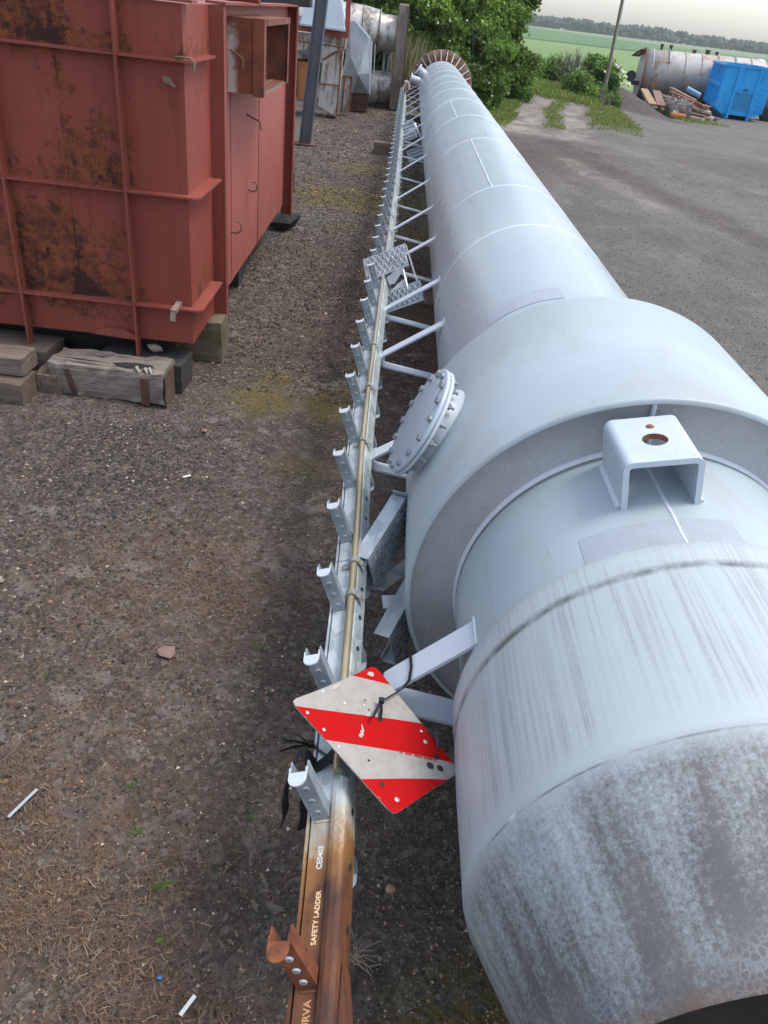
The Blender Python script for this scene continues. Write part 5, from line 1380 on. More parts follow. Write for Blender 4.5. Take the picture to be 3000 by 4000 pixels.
b = MB(); poly_plate(b, (17.15, [(-1.27, .73), (-1.235, .66), (-1.045, .66), (-1.05, .08), (-1.20, .03), (-1.29, .02)]), .14); o_ = b.build('rust_framed_panel', WHITE_RUST, ch)
b = MB(); b.beam((-1.05, 17.13, .66), (-1.055, 17.13, .08), .03, .03, up=(0, 1, 0)); b.beam((-1.23, 17.13, .67), (-1.04, 17.13, .665), .035, .03, up=(0, 1, 0)); b.beam((-1.185, 17.13, .64), (-1.20, 17.13, .03), .025, .03, up=(0, 1, 0)); b.build('panel_frame', RUST, o_)
ob_ = thing('rusted_box_housing', 'orange rusted sheet-metal housing with a dark open side, behind the red casing', 'steel housing', (-1.95, 16.3, .28))
b = MB(); b.box((-1.95, 16.55, .58), (.36, .5, .60)); b.build('housing_body', ORUST, ob_)
b = MB(); b.box((-2.06, 16.296, .585), (.12, .006, .54)); b.build('side_opening', DARK, ob_)  # black plate on the front paints the shaded open side
b = MB(); b.beam((-1.99, 16.29, .88), (-1.99, 16.29, .30), .02, .02, up=(0, 1, 0)); b.build('opening_frame', RUST, ob_)
for xx in (-2.1, -1.82): b = MB(); b.beam((xx, 16.6, .28), (xx, 16.6, 0), .05, .05, up=(0, 1, 0)); b.build('leg', DRUST, ob_)
rf = thing('angle_iron_stand', 'red oxide angle frame carrying the pale blue hopper', 'steel stand', (-1.6, 16.4, 0))
b = MB(); b.beam((-2.3, 16.4, 1.425), (-1.11, 16.4, 1.385), .06, .115); b.build('cross_beam', RED_R, rf)
b = MB(); b.beam((-1.145, 16.42, 1.44), (-1.165, 16.42, 3.0), .085, .08, up=(0, 1, 0)); b.build('post', RED_R, rf)
b = MB(); b.beam((-2.25, 16.7, 1.4), (-2.25, 16.7, 0), .08, .08, up=(0, 1, 0)); b.build('post', RED_R, rf)
bh = thing('pale_blue_hopper', 'pale blue sheet-metal hopper held in the red frame at the top of the photo', 'hopper', (-1.6, 16.3, 1.45))
b = MB()
lo = [(-1.97, 16.2, 1.47), (-1.17, 16.2, 1.45), (-1.17, 16.9, 1.45), (-1.97, 16.9, 1.47)]; hi = [(-1.80, 16.3, 2.3), (-1.38, 16.3, 2.3), (-1.38, 16.8, 2.3), (-1.80, 16.8, 2.3)]
b.add(lo + hi, [(0, 1, 5, 4), (1, 2, 6, 5), (2, 3, 7, 6), (3, 0, 4, 7), (4, 5, 6, 7), (0, 3, 2, 1)]); b.build('hopper_body', PALEBLUE, bh)
b = MB(); b.beam((-1.15, 16.19, 1.445), (-1.99, 16.19, 1.465), .02, .03); b.build('hopper_rim', GALV, bh)
# ================================================================ tank, blue container, scrap on the far side of the yard
TX0, TY0 = 14.55, 56.0
tk = thing('storage_tank', 'big grey rusting cylindrical tank lying on its side behind the blue container', 'tank', (18, 58, -1.37))
tdir = Vector((.985, -.10, .022)).normalized(); TR = 1.37; tc0 = Vector((TX0, TY0, -.02))
b = MB(); b.lathe([(0, .06), (TR * .96, .03), (TR, 0), (TR, 2), (TR, 4), (TR, 6), (TR, 7.2), (TR * .9, 7.35), (0, 7.4)], tc0, axis=tdir, seg=72); b.build('tank_shell', TANK, tk)
for k in range(7):
    b = MB(); s_ = .5 + .98 * k; b.lathe([(TR, s_ - .03), (TR + .05, s_ - .03), (TR + .05, s_ + .03), (TR, s_ + .03)], tc0, axis=tdir, seg=72); b.build('stiffening_ring', TANK, tk)
for s_, r_, h_ in ((.95, .11, .34), (1.5, .12, .33), (2.95, .16, .20), (3.75, .18, .26), (4.3, .12, .2)):
    top = tc0 + tdir * s_ + Vector((0, 0, TR - .02)); b = MB()
    b.lathe([(r_ * .7, 0), (r_ * .7, h_ * .75), (r_, h_ * .75), (r_, h_), (0, h_)], top, axis=(0, 0, 1), ref=(0, 1, 0), seg=16); b.build('nozzle', DRUST, tk)
b = MB(); b.lathe([(TR + .015, 6.85), (TR + .02, 7.1), (TR + .015, 7.12)], tc0, axis=tdir, seg=30, a0=R(-22), a1=R(22)); b.build('white_patch', M('white_label_paint', .5, base=(.75, .75, .75)), tk)
tp = tc0 + tdir * 2.1
side = tdir.cross(Vector((0, 0, 1))).normalized()
def on_tank(s_, ang, r_=TR + .04):   # ang from top towards the viewer
    return tc0 + tdir * s_ + Vector((0, 0, 1)) * math.cos(R(ang)) * r_ + side * math.sin(R(ang)) * r_
b = MB(); b.tube([on_tank(1.42, a, TR + .09) for a in range(0, 60, 8)], .035, 7); b.tube([on_tank(1.27, 56, TR + .07), on_tank(1.6, 56, TR + .07)], .02, 6); b.build('pull_handle', GALV_D, tk)
b = MB(); b.tube([on_tank(5.4, a, TR + .06) for a in range(0, 50, 8)], .03, 7); b.build('pull_handle', GALV_D, tk)
# open end with hinged lid and valve box
b = MB(); e0 = tc0 - tdir * .02 + Vector((0, 0, TR))
b.beam(e0 + side * .5 - tdir * .05 + Vector((0, 0, -.05)), e0 - side * .9 - tdir * .35 + Vector((0, 0, -.45)), .5, .06); b.beam(e0 + side * .3 + Vector((0, 0, .05)), e0 + side * .4 - tdir * .45 + Vector((0, 0, -.38)), .25, .05, up=(0, 0, 1)); b.build('hinged_lid', DRUST, tk)
b = MB(); b.lathe([(TR + .0, 0), (TR + .06, 0), (TR + .06, .06), (TR, .06)], tc0, axis=tdir, seg=60); b.build('end_ring', RUST, tk)
b = MB(); v0 = tc0 - tdir * .5 + Vector((0, -.1, -.15)); b.lathe([(0, -.22), (.30, -.22), (.32, 0), (.30, .22), (0, .22)], v0, axis=(.3, 1, 0), seg=10, smooth=False); b.beam(v0 + Vector((.1, 0, -.35)), tc0 + Vector((.15, -.1, -.5)), .3, .24); b.build('valve_box', DARK, tk)
for s_ in (1.5, 6.0):
    b = MB(); b.prism([(-1.1, 0), (1.1, 0), (1.1, .35), (.6, .12), (-.6, .12), (-1.1, .35)], tc0 + tdir * s_ - tdir * .15 + Vector((0, 0, -TR - .06)), tdir * .3, side, Vector((0, 0, 1))); b.build('saddle', DRUST, tk)

# blue roll-off container
CO = Vector((17.2, 48.5, -1.37)); cw = Vector((2.5, -.52, 0)).normalized(); cd = Vector((.52, 2.5, 0)).normalized(); up = Vector((0, 0, 1))
ct = thing('blue_container', 'bright blue open-topped roll-off container standing in the yard', 'container', CO + cw * 1.25)
def CP(a, d, z): return CO + cw * a + cd * d + up * z
b = MB(); Wd, Ln, Hh = 2.5, 6.0, 2.52
ft = [(.0, .42), (.42, .20), (Wd - .42, .20), (Wd, .42), (Wd, Hh), (0, Hh)]
fa = [CP(a, 0, z) for a, z in ft]; fb = [CP(a, Ln, z) for a, z in ft]
b.add(fa + fb, [(0, 1, 2, 3, 4, 5), (11, 10, 9, 8, 7, 6), (5, 4, 10, 11)][:2] + [(i, (i + 1) % 6, 6 + (i + 1) % 6, 6 + i) for i in range(6) if i != 4]); b.build('container_body', BLUE, ct)
b = MB(); b.add([CP(.06, .06, Hh - .3), CP(Wd - .06, .06, Hh - .3), CP(Wd - .06, Ln - .06, Hh - .3), CP(.06, Ln - .06, Hh - .3)], [(0, 1, 2, 3)]); b.build('load', DARK, ct)
b = MB()
for (a0, d0, a1, d1) in ((-.03, -.03, Wd + .03, -.03), (-.03, -.03, -.03, Ln + .03), (Wd + .03, -.03, Wd + .03, Ln + .03), (-.03, Ln + .03, Wd + .03, Ln + .03)): b.beam(CP(a0, d0, Hh), CP(a1, d1, Hh), .12, .10)
b.build('top_rail', BLUE, ct)
for a in (.72, 1.80):
    b = MB(); b.beam(CP(a, -.06, .04), CP(a + .02, -.06, Hh - .02), .13, .10, up=cd); b.build('front_upright', BLUE, ct)
    b = MB(); b.beam(CP(a, -.1, .09), CP(a, Ln, .09), .12, .18); b.build('skid_rail', BLUE, ct)
b = MB(); b.box(CP(1.27, -.035, 1.33), (.98, .05, .09), Matrix((cw, cd, up)).transposed()); b.build('hook_bar', BLUE, ct)
b = MB(); b.box(CP(1.27, .0, .85), (.92, .02, .86), Matrix((cw, cd, up)).transposed()); b.build('recess_panel', mat_stain('blue_shade_panel', (.010, .20, .46), (.018, .27, .56), (.008, .14, .3), .6, 2), ct)  # flat plate, the shade of a recess painted as darker blue
b = MB(); b.tube([CP(1.18, -.12, 1.38), CP(1.22, -.2, 1.5), CP(1.32, -.2, 1.5), CP(1.36, -.12, 1.38)], .035, 7); b.build('pickup_hook', DRUST, ct)
for k in range(7):
    b = MB(); b.beam(CP(2.02, -.03, .5 + .28 * k), CP(2.46, -.03, .5 + .28 * k), .04, .04); b.build('ladder_rung', BLUE, ct)
b = MB(); b.beam(CP(-.03, .1, 1.55), CP(-.03, Ln - .1, 1.55), .06, .18); b.build('side_rail', BLUE, ct)
for k in range(8):
    b = MB(); b.beam(CP(-.03, .1 + .8 * k, .45), CP(-.03, .1 + .8 * k, Hh - .06), .08, .07, up=cw); b.build('side_rib', BLUE, ct)

# scrap heap of separate pieces
sg = 'scrap pieces between the mound and the blue container'
def gz(x, y): return zgf(x, y)
def scrap(name, label, fn, mat, c, cat='scrap steel'):
    b = MB(); fn(b); o = b.build(name, mat, None, c); return tag(o, label, cat, sg)
zz = lambda x, y: gz(x, y)
P0 = (12.25, 43.2, zz(12.25, 43.2) + .42); P1 = (13.35, 49.5, zz(13.3, 49.5) + .85)
scrap('steel_beam', 'tan-topped long steel beam at the left of the scrap', lambda b: (b.beam(P0, P1, .38, .10), b.beam((P0[0], P0[1], P0[2] - .15), (P1[0], P1[1], P1[2] - .15), .05, .25)), mat_rust('tan_rust', (.22, .13, .07), (.40, .27, .15), (.15, .08, .05), 2), P0)
P0b = (12.72, 43.3, P0[2] - .02); P1b = (13.95, 49.2, P1[2])
scrap('steel_beam', 'brown long steel beam lying alongside the tan one', lambda b: (b.beam(P0b, P1b, .42, .10), b.beam((P0b[0], P0b[1], P0b[2] - .15), (P1b[0], P1b[1], P1b[2] - .15), .05, .25)), mat_rust('brown_rust', (.16, .08, .05), (.28, .15, .10), (.10, .06, .04), 2), P0b)
def trough(b):
    a = Vector((13.25, 41.6, zz(13.2, 41.6) + .38)); c = Vector((14.6, 48.8, zz(14.6, 48.8) + .55)); d = (c - a).normalized(); s_ = d.cross(Vector((0, 0, 1))).normalized()
    for k in (-1, 1): b.beam(a + s_ * .42 * k, c + s_ * .42 * k, .04, .52)
    b.beam(a - Vector((0, 0, .24)), c - Vector((0, 0, .24)), .84, .04)
    for t in (.0, .25, .5, .75, 1): b.beam(a + (c - a) * t - s_ * .44, a + (c - a) * t + s_ * .44, .05, .10)
scrap('box_girder', 'grey open box girder full of tangled wire in the middle of the scrap', trough, mat_stain('scrap_grey', (.16, .17, .17), (.28, .28, .27), (.16, .07, .03), .9, 2), (13.3, 41.6, 0))
def tangle(b):
    g = np.random.default_rng(3)
    for k in range(26):
        p = np.array([13.35, 42.2, zz(13.3, 42) + .62]) + g.normal(0, 1, 3) * [.28, .9, .05]; pts = [p]
        for q in range(4): p = p + g.normal(0, .16, 3) * [1, 1.6, .7]; pts.append(p)
        b.tube(pts, .014, 4)
scrap('wire_tangle', 'pale tangled wire lying in the open girder', tangle, mat_stain('wire', (.30, .27, .25), (.5, .46, .43), (.3, .15, .08), .6, 8), (13.35, 42.2, 0), 'wire')
scrap('rusty_drum', 'orange rusted drum section in front of the girder end', lambda b: b.lathe([(0, -.36), (.12, -.36), (.135, -.32), (.135, .32), (.12, .36), (0, .36)], (12.85, 40.8, zz(12.85, 40.8) + .12), axis=(1, -.15, 0), seg=18), ORUST, (12.75, 40.3, 0), 'drum')
g = np.random.default_rng(21)
cols = [DRUST, WOOD_B, RUST, mat_rust('pink_rust', (.20, .11, .08), (.32, .21, .15), (.12, .06, .04), 2), WHITE_RUST, DRUST, WOOD_G]
descr = ['dark rusted bar', 'brown splintered board', 'red-brown rusted angle', 'pinkish rusted plank', 'pale rust-streaked strip', 'blackened steel bar', 'grey weathered board']
where = ['beside the girder', 'on top of the scrap heap', 'leaning towards the tank', 'near the container corner']
spots = [(14.3, 45.5, .35, .2, 2.2), (14.6, 46.2, .6, .35, 2.4), (15.0, 46.5, .75, .5, 2.6), (14.9, 47.4, .95, .1, 2.2), (15.3, 46.0, .5, .6, 1.8), (15.6, 45.8, .3, -.2, 1.6), (15.9, 45.2, .15, .3, 1.2),
         (13.9, 44.3, .2, .9, 1.2), (14.2, 43.2, .12, 1.2, 1.0), (15.2, 44.2, .1, -.5, 1.4), (14.0, 42.3, .25, .5, 1.5), (13.9, 41.6, .12, .8, 1.0)]
for k, (x_, y_, h_, a_, L_) in enumerate(spots):
    dv = Vector((math.cos(1.9 + a_ * .6), math.sin(1.9 + a_ * .6), .16 if k < 5 else .03)) * L_ / 2; c_ = Vector((x_, y_, zz(x_, y_) + h_))
    scrap('scrap_bar', '%s %s, piece %s' % (descr[k % 7], where[k % 4], ['lowest on the left', 'near the middle', 'topmost', 'behind the others', 'on the right', 'lying flat', 'at the container', 'by the girder side', 'nearest the drum', 'in front', 'across the girder mouth', 'beside the drum'][k]),
          lambda b, c_=c_, dv=dv: (b.beam(c_ - dv, c_ + dv, .16 + .1 * g.random(), .08 + .06 * g.random()), b.beam(c_ - dv * .9 + Vector((0, .1, -.14)), c_ + dv * .8 + Vector((0, .1, -.12)), .10, .10)), cols[k % 7], c_)
scrap('blue_pipe', 'short pale blue pipe lying high on the scrap near the container', lambda b: b.tube([(15.1, 47.6, zz(15, 47) + 1.22), (15.75, 47.2, zz(15.6, 47) + .98)], .13, 14), M('light_blue_pipe', .4, base=(.16, .30, .50)), (15.1, 47.6, 0), 'pipe')
scrap('concrete_chunk', 'pale concrete chunk on the ground beside the container corner', lambda b: b.box((15.9, 44.9, zz(15.9, 44.9) + .08), (.42, .3, .18), Matrix.Rotation(.5, 3, 'Z'), .04), M('concrete', .9, base=(.40, .37, .33)), (15.9, 44.9, 0), 'concrete chunk')
b = MB(); b.lathe([(0, -.15), (.28, -.15), (.42, -.12), (.45, 0), (.42, .12), (.28, .15), (0, .15)], (20.6, 49.6, -1.0), axis=(0, 1, 0), seg=24); tag(b.build('tyre', BLACKR, None, (20.6, 49.6, -1.37)), 'black tyre on the ground right of the blue container', 'tyre')
b = MB(); b.box((20.9, 50.3, -.42), (.9, .9, .55), Matrix.Rotation(.3, 3, 'Z'), .05); b.box((20.9, 50.3, -.95), (.7, .7, .5), Matrix.Rotation(.3, 3, 'Z'), .05); tag(b.build('orange_machine', mat_stain('faded_orange', (.42, .15, .09), (.5, .2, .12), (.2, .1, .07), .5, 3), None, (20.9, 50.3, -1.37)), 'faded orange machine part at the right edge beyond the container', 'machine')
# leaning wooden pole
b = MB(); b.tube([(7.22, 32, -.6), (7.19, 32, .8), (7.13, 32, 2.9), (7.06, 32, 5.5), (6.98, 32, 8.0)], .055, 10, rs=[.075, .07, .062, .055, .05]); pole = b.build('utility_pole', mat_wood('pole_wood', (.17, .14, .10), (.32, .27, .21), axis='Y'), None, (7.22, 32, -.6)); tag(pole, 'thin grey wooden pole standing in the elder bush by the track', 'pole')
b = MB(); b.tube([(7.21, 31.93, .9), (7.15, 31.93, 2.5), (7.08, 31.93, 5.0)], .012, 5); o_ = b.build('cable', M('pale_cable', .5, base=(.5, .48, .42)), pole)
# wind turbine far beyond the wood
def turbine():
    t = thing('wind_turbine', 'faint white wind turbine on the skyline at the far right', 'wind turbine', (559, 1045, 0))
    Wt = M('turbine_white', .5, base=(.35, .36, .38)); h = Vector((559, 1045, 34))
    b = MB(); b.tube([(559, 1045, -5), (559, 1045, 33)], 1, 12, rs=[.9, .6]); b.build('tower', Wt, t)
    b = MB(); b.beam(h + Vector((0, 4, 0)), h + Vector((0, -3, 0)), 1.4, 1.4); b.build('nacelle', Wt, t)
    for k in range(3):
        a = R(40 + 120 * k); d = Vector((math.sin(a), 0, math.cos(a))); b = MB(); b.tube([h + Vector((0, -4, 0)), h + d * 6 + Vector((0, -4, 0)), h + d * 18 + Vector((0, -4, 0))], 1, 8, rs=[.4, .6, .15]); b.build('blade', Wt, t)
turbine()
# ================================================================ trees, shrubs, grass, gravel
def leaf_cloud(blobs, n, size, base, var=.35, seed=0, shell=.55, elong=1.5):
    """blobs: (cx,cy,cz,rx,ry,rz,tone); leaf quads spread through the outer part of each clump"""
    g = np.random.default_rng(seed); B = np.array(blobs, float)
    wgt = (B[:, 3] * B[:, 4] * B[:, 5]) ** .67; k = g.choice(len(B), n, p=wgt / wgt.sum()); bb = B[k]
    d = g.normal(size=(n, 3)); d /= np.linalg.norm(d, axis=1)[:, None]
    r = (shell + (1 - shell) * g.random(n) ** .7) * (1 + .16 * g.normal(size=n))
    # small scale clumping inside each blob
    c = bb[:, :3] + d * r[:, None] * bb[:, 3:6]
    c += (g.normal(size=(n, 3)) * .05)
    sprig = np.round(c / .17) * .17; hsh = (np.sin(sprig @ np.array([12.9898, 78.233, 37.719])) * 43758.5453) % 1.0
    keep = hsh > .15; c = c[keep]; d = d[keep]; bb = bb[keep]; hsh = hsh[keep]; n = len(c)
    nrm = d * .6 + g.normal(size=(n, 3)) * .8 + np.array([0, 0, .5]); nrm /= np.linalg.norm(nrm, axis=1)[:, None]
    a = np.cross(nrm, g.normal(size=(n, 3))); a /= np.linalg.norm(a, axis=1)[:, None]; b_ = np.cross(nrm, a)
    s_ = size * g.uniform(.6, 1.4, n)[:, None]
    V = np.stack([c - a * s_ * elong / 2, c + b_ * s_ * .5, c + a * s_ * elong / 2, c - b_ * s_ * .5], 1).reshape(-1, 3)
    F = np.arange(n * 4).reshape(n, 4)
    tone = bb[:, 6] * (1 + var * (g.random(n) - .5) * 1.3) * (.72 + .56 * hsh)
    colr = np.array(base)[None] * tone[:, None]
    yel = g.random(n)[:, None] * .25; colr = colr * (1 - yel) + colr * np.array([1.5, 1.15, .7]) * yel
    return V, F, np.repeat(np.clip(colr, 0, 1), 4, 0)
def crown_blobs(cx, cy, z0, z1, rx, ry, n, seed, lean=0, tones=(.6, 1.35), small=.36):
    g = np.random.default_rng(seed); out = []
    for i in range(n):
        t = (i + g.random()) / n; z = z0 + (z1 - z0) * t
        prof = math.sin(math.pi * (.16 + .74 * t)) ** .6
        a = g.uniform(0, 2 * math.pi); rr = prof * g.uniform(.45, .95)
        s_ = small * g.uniform(.65, 1.3) * min(rx, ry)
        out.append((cx + rx * rr * math.cos(a) + lean * t, cy + ry * rr * math.sin(a), z, s_ * 1.15, s_ * 1.1, s_ * .85, g.uniform(*tones)))
    return out
def tree(name, label, cat, x, y, h, rx, ry, nleaf, size, base, seed, z0=.15, group=None, nb=34, tones=(.6, 1.35), small=.34, trunk_r=.12, org_z=None):
    zb = zgf(x, y) if org_z is None else org_z
    t = thing(name, label, cat, (x, y, zb), group)
    bl = crown_blobs(x, y, zb + z0, zb + h, rx, ry, nb, seed, tones=tones, small=small)
    V, F, C_ = leaf_cloud(bl, nleaf, size, base, seed=seed)
    np_mesh('crown', V, F, LEAF, C_, parent=t)
    b = MB(); g = np.random.default_rng(seed + 100)
    b.tube([(x, y, zb - .1), (x + .06, y + .03, zb + h * .3), (x - .03, y, zb + h * .6), (x, y, zb + h * .85)], trunk_r, 8, rs=[trunk_r, trunk_r * .75, trunk_r * .5, trunk_r * .2])
    for k in range(9):
        q = bl[int(g.integers(len(bl)))]; z_ = zb + h * g.uniform(.1, .55)
        b.tube([(x, y, z_), ((x + q[0]) / 2, (y + q[1]) / 2, (z_ + q[2]) / 2 + .1), (q[0], q[1], q[2])], .03, 5, rs=[trunk_r * .4, trunk_r * .25, .008])
    b.build('trunk', BARK, t)
    return t
GRN, YGR, DGR = (.105, .185, .040), (.145, .24, .048), (.072, .135, .036)
tg = 'trees beyond the chimney base'
tree('broadleaf_tree', 'dark green tree rising behind the stainless ducts', 'tree', -1.9, 25.5, 5.2, 1.9, 1.6, 22000, .085, DGR, 1, group=tg)
tree('broadleaf_tree', 'mid green tree straight above the chimney base flange', 'tree', .25, 24.6, 5.0, 1.5, 1.4, 26000, .08, GRN, 2, group=tg)
tree('broadleaf_tree', 'bright yellow-green tree in the middle of the thicket', 'tree', 1.75, 25.2, 4.6, 1.15, 1.2, 26000, .075, YGR, 3, group=tg, tones=(.75, 1.4))
tree('broadleaf_tree', 'dark tall tree at the back of the thicket', 'tree', 1.2, 29.0, 6.5, 2.3, 1.5, 20000, .10, DGR, 4, group=tg)
tree('broadleaf_tree', 'tall green tree at the right end of the thicket against the sky', 'tree', 2.5, 27.6, 5.4, 1.0, 1.2, 30000, .08, GRN, 5, z0=.1, group=tg, tones=(.5, 1.25))
tree('bush', 'low yellow-green bush at the right foot of the base flange', 'bush', 1.75, 21.6, 1.55, .75, .8, 14000, .06, GRN, 6, z0=.0, nb=22, group='bushes at the foot of the thicket', trunk_r=.04)
tree('bush', 'dense bush at the foot of the tall tree by the track', 'bush', 2.75, 25.4, 1.3, .85, .9, 14000, .06, GRN, 7, z0=.0, nb=22, group='bushes at the foot of the thicket', trunk_r=.04)
tree('bush', 'small bright bush just left of the chimney base flange', 'bush', -.15, 22.6, 2.2, .8, .8, 12000, .065, GRN, 8, z0=.1, nb=20, group='bushes at the foot of the thicket', trunk_r=.04)
tree('bush', 'bush filling the gap above the chimney shell beyond the flange', 'bush', 1.0, 22.6, 2.3, 1.0, .9, 18000, .065, YGR, 9, z0=.05, nb=26, group='bushes at the foot of the thicket', trunk_r=.04, tones=(.55, 1.25))
tree('bush', 'round dark bush at the head of the track', 'bush', 4.9, 38.5, .75, 1.3, 1.2, 12000, .07, GRN, 10, z0=-.1, nb=22, trunk_r=.04, group='bushes along the track')
tree('bush', 'long low hedge bush between track and crop field', 'bush', 6.2, 41.0, .85, 1.8, 1.0, 11000, .08, GRN, 12, z0=-.1, nb=22, trunk_r=.04, group='bushes along the track')
tree('bush', 'green undergrowth bush in front of the elder', 'bush', 6.4, 31.2, .7, .75, .8, 9000, .06, GRN, 13, z0=-.1, nb=18, trunk_r=.03, group='bushes along the track', tones=(.6, 1.5))
el = tree('elder_bush', 'elder bush with creamy white flower heads around the wooden pole', 'bush', 7.45, 34.2, 1.35, 1.15, .9, 17000, .08, (.10, .19, .045), 14, z0=-.05, nb=26, trunk_r=.05, tones=(.5, 1.5))
g = np.random.default_rng(8)
b = MB()
zb = zgf(7.45, 34.2); FLW = M('cream_flowers', .8, base=(.50, .52, .36))
for k in range(46):
    a = g.uniform(0, 2 * math.pi); e = g.uniform(.15, 1.2); p = Vector((7.45 + 1.2 * math.cos(a) * math.cos(e) , 34.2 - abs(math.sin(a)) * .9 * math.cos(e), zb + .45 + .95 * math.sin(e)))
    if p.x > 7.2 and p.x < 7.8 and k % 3: continue
    b = MB(); b.lathe([(0, .02), (.05, .015), (.07, -.005)], p, axis=(g.normal() * .3, -.6, .8), seg=7); b.build('flower_head', FLW, el)
PET = M('white_petals', .7, base=(.6, .6, .55))
# white blossoms scattered in the thicket belong to a rose bush
b = MB(); t = thing('wild_rose', 'thin wild rose with single white flowers growing through the thicket', 'bush', (1.6, 21.2, 0))
for (x_, y_, z_) in ((1.98, 21.2, .62), (1.45, 21.9, 1.15), (.9, 21.9, 1.75), (.62, 21.8, 1.68), (.35, 21.8, 2.0), (.95, 21.8, 1.35), (2.35, 22.5, .30), (1.3, 21.9, 1.8), (2.1, 21.3, .35), (.2, 21.7, 2.15)):
    b = MB(); b.lathe([(0, .005), (.018, .010), (.026, .0)], (x_, y_ - .25, z_), axis=(0, -1, .4), seg=7); b.build('flower', PET, t)
b = MB()
for k in range(5): b.tube([(1.6, 21.3, 0), (1.6 + .15 * (k - 3), 21.4, .9), (1.2 + .25 * (k - 2), 21.6, 1.7)], .008, 5)
b.build('stems', BARK, t)
# bare shrub
t = thing('bare_shrub', 'leafless brown-grey shrub standing against the light green field', 'shrub', (7.1, 38, zgf(7.1, 38)))
b = MB(); g = np.random.default_rng(4); zb = zgf(7.1, 38)
def twig(p, d, L_, r_, lv):
    q = p + d * L_; b.tube([p, (p + q) / 2 + Vector(g.normal(0, .03, 3)), q], r_, 4, rs=[r_, r_ * .8, r_ * .55], cap=False)
    if lv < 3:
        for k in range(4 if lv < 2 else 3):
            dd = (d + Vector(g.normal(0, .38, 3)) + Vector((0, 0, .1))).normalized(); twig(p + d * L_ * g.uniform(.45, 1), dd, L_ * .62, r_ * .55, lv + 1)
for k in range(9): twig(Vector((7.1 + .25 * (g.random() - .5), 38, zb)), Vector((g.normal(0, .42), g.normal(0, .2), 1)).normalized(), .78, .022, 0)
b.build('branches', M('dry_twigs', .9, base=(.13, .11, .085)), t)
t = thing('bare_shrub', 'small dead greyish shrub at the foot of the wooden pole', 'shrub', (6.9, 30.6, zgf(6.9, 30.6)))
b = MB(); zb = zgf(6.9, 30.6)
for k in range(8): twig(Vector((6.9 + .2 * (g.random() - .5), 30.6, zb)), Vector((g.normal(0, .5), g.normal(0, .2), .9)).normalized(), .36, .014, 1)
b.build('branches', M('grey_twigs', .9, base=(.20, .175, .15)), t)
# dry reed stems between the duct and the flange
def blades(name, N, xs, ys, h, wd, cols, seed, lean=.25, kind='stuff', label=None, mask=None):
    g = np.random.default_rng(seed); x = g.uniform(*xs, N); y = g.uniform(*ys, N)
    if mask is not None: k = mask(x, y, g); x, y = x[k], y[k]; N = len(x)
    z = zg(x, y); hh = g.uniform(h[0], h[1], N); az = g.uniform(0, 2 * np.pi, N); le = np.abs(g.normal(0, lean, N)) * hh
    tx_, ty_ = np.cos(az) * le, np.sin(az) * le; px_, py_ = -np.sin(az) * wd / 2, np.cos(az) * wd / 2
    fx = g.uniform(0, np.pi, N); px_, py_ = np.cos(fx) * wd / 2, np.sin(fx) * wd / 2
    V = np.stack([np.stack([x - px_, y - py_, z - .02], 1), np.stack([x + px_, y + py_, z - .02], 1), np.stack([x + tx_ * .45 + px_ * .8, y + ty_ * .45 + py_ * .8, z + hh * .6], 1), np.stack([x + tx_, y + ty_, z + hh], 1)], 1).reshape(-1, 3)
    F = np.arange(N * 4).reshape(N, 4); C_ = np.array(cols)[g.integers(len(cols), size=N)] * g.uniform(.6, 1.35, (N, 1))
    return np_mesh(name, V, F, LEAF, np.repeat(C_, 4, 0), kind=kind)
gcol = [(.17, .26, .045), (.14, .23, .045), (.22, .26, .07), (.28, .24, .12)]
blades('dry_reeds', 700, (-.3, .5), (20.2, 22.5), (.6, 1.5), .012, [(.30, .26, .17), (.24, .22, .14), (.16, .16, .08)], 5, .12)
blades('grass', 26000, (1.2, 3.2), (18.6, 24.5), (.02, .12), .014, gcol, 6, .9, mask=lambda x, y, g: (x > 1.25 + .04 * (y - 19)) & (x + .5 * (fbm(x * 1.7 + 5, y) - .5) < trk(y, 0) - .38) & (g.random(len(x)) < .25 + .75 * ss(y, 18.8, 20.3)) & (fbm(x * 2, y * 2) > .34))
blades('grass', 12000, (3.2, 5.4), (19.3, 30), (.015, .07), .016, gcol, 7, .9, mask=lambda x, y, g: (np.abs(x + .35 * (fbm(x * 2 + 7, y * 1.1) - .5) - (trk(y, 0) + trk(y, 1)) / 2) < .20 * fbm(x * 3, y * 2) * 2))
blades('grass', 60000, (4.4, 9.0), (20.0, 38), (.015, .10), .018, gcol + [(.24, .19, .11)], 8, .9, mask=lambda x, y, g: (x + .5 * (fbm(x * 1.5 + 9, y) - .5) > trk(y, 1) + .35) & (x < 5.7 + (y - 20) * .17) & (fbm(x * 1.5, y * 1.5) > .32) & (g.random(len(x)) < .15 + .85 * ss(y + 1.5 * fbm(x * 2, y * 2), 20.3, 23.5)))
blades('grass', 26000, (2.5, 10.0), (28.5, 46), (.08, .30), .03, gcol, 9, .7, mask=lambda x, y, g: (x > 2.6 + (y - 28.5) * .10) & (x < 6.4 + (y - 28.5) * .19))
blades('grass', 5000, (5.5, 14.5), (43, 47.5), (.1, .35), .04, gcol, 10, .4, mask=lambda x, y, g: x < 13.5)
blades('weeds', 500, (12.6, 14.6), (38.5, 41), (.04, .16), .03, gcol, 11, .4)
blades('weeds', 60, (3.34, 3.44), (5.85, 5.95), (.02, .07), .006, gcol, 12, .6)
SPR = ['beside the bare patch left of the board', 'a hand below the one left of the board', 'near the pinkish slab', 'left of the webbing strap', 'left of the rusty rung', 'near the left edge', 'right of the rusty rail near the bottom', 'nearest the loose tail of the strap', 'above the strap near the rail']
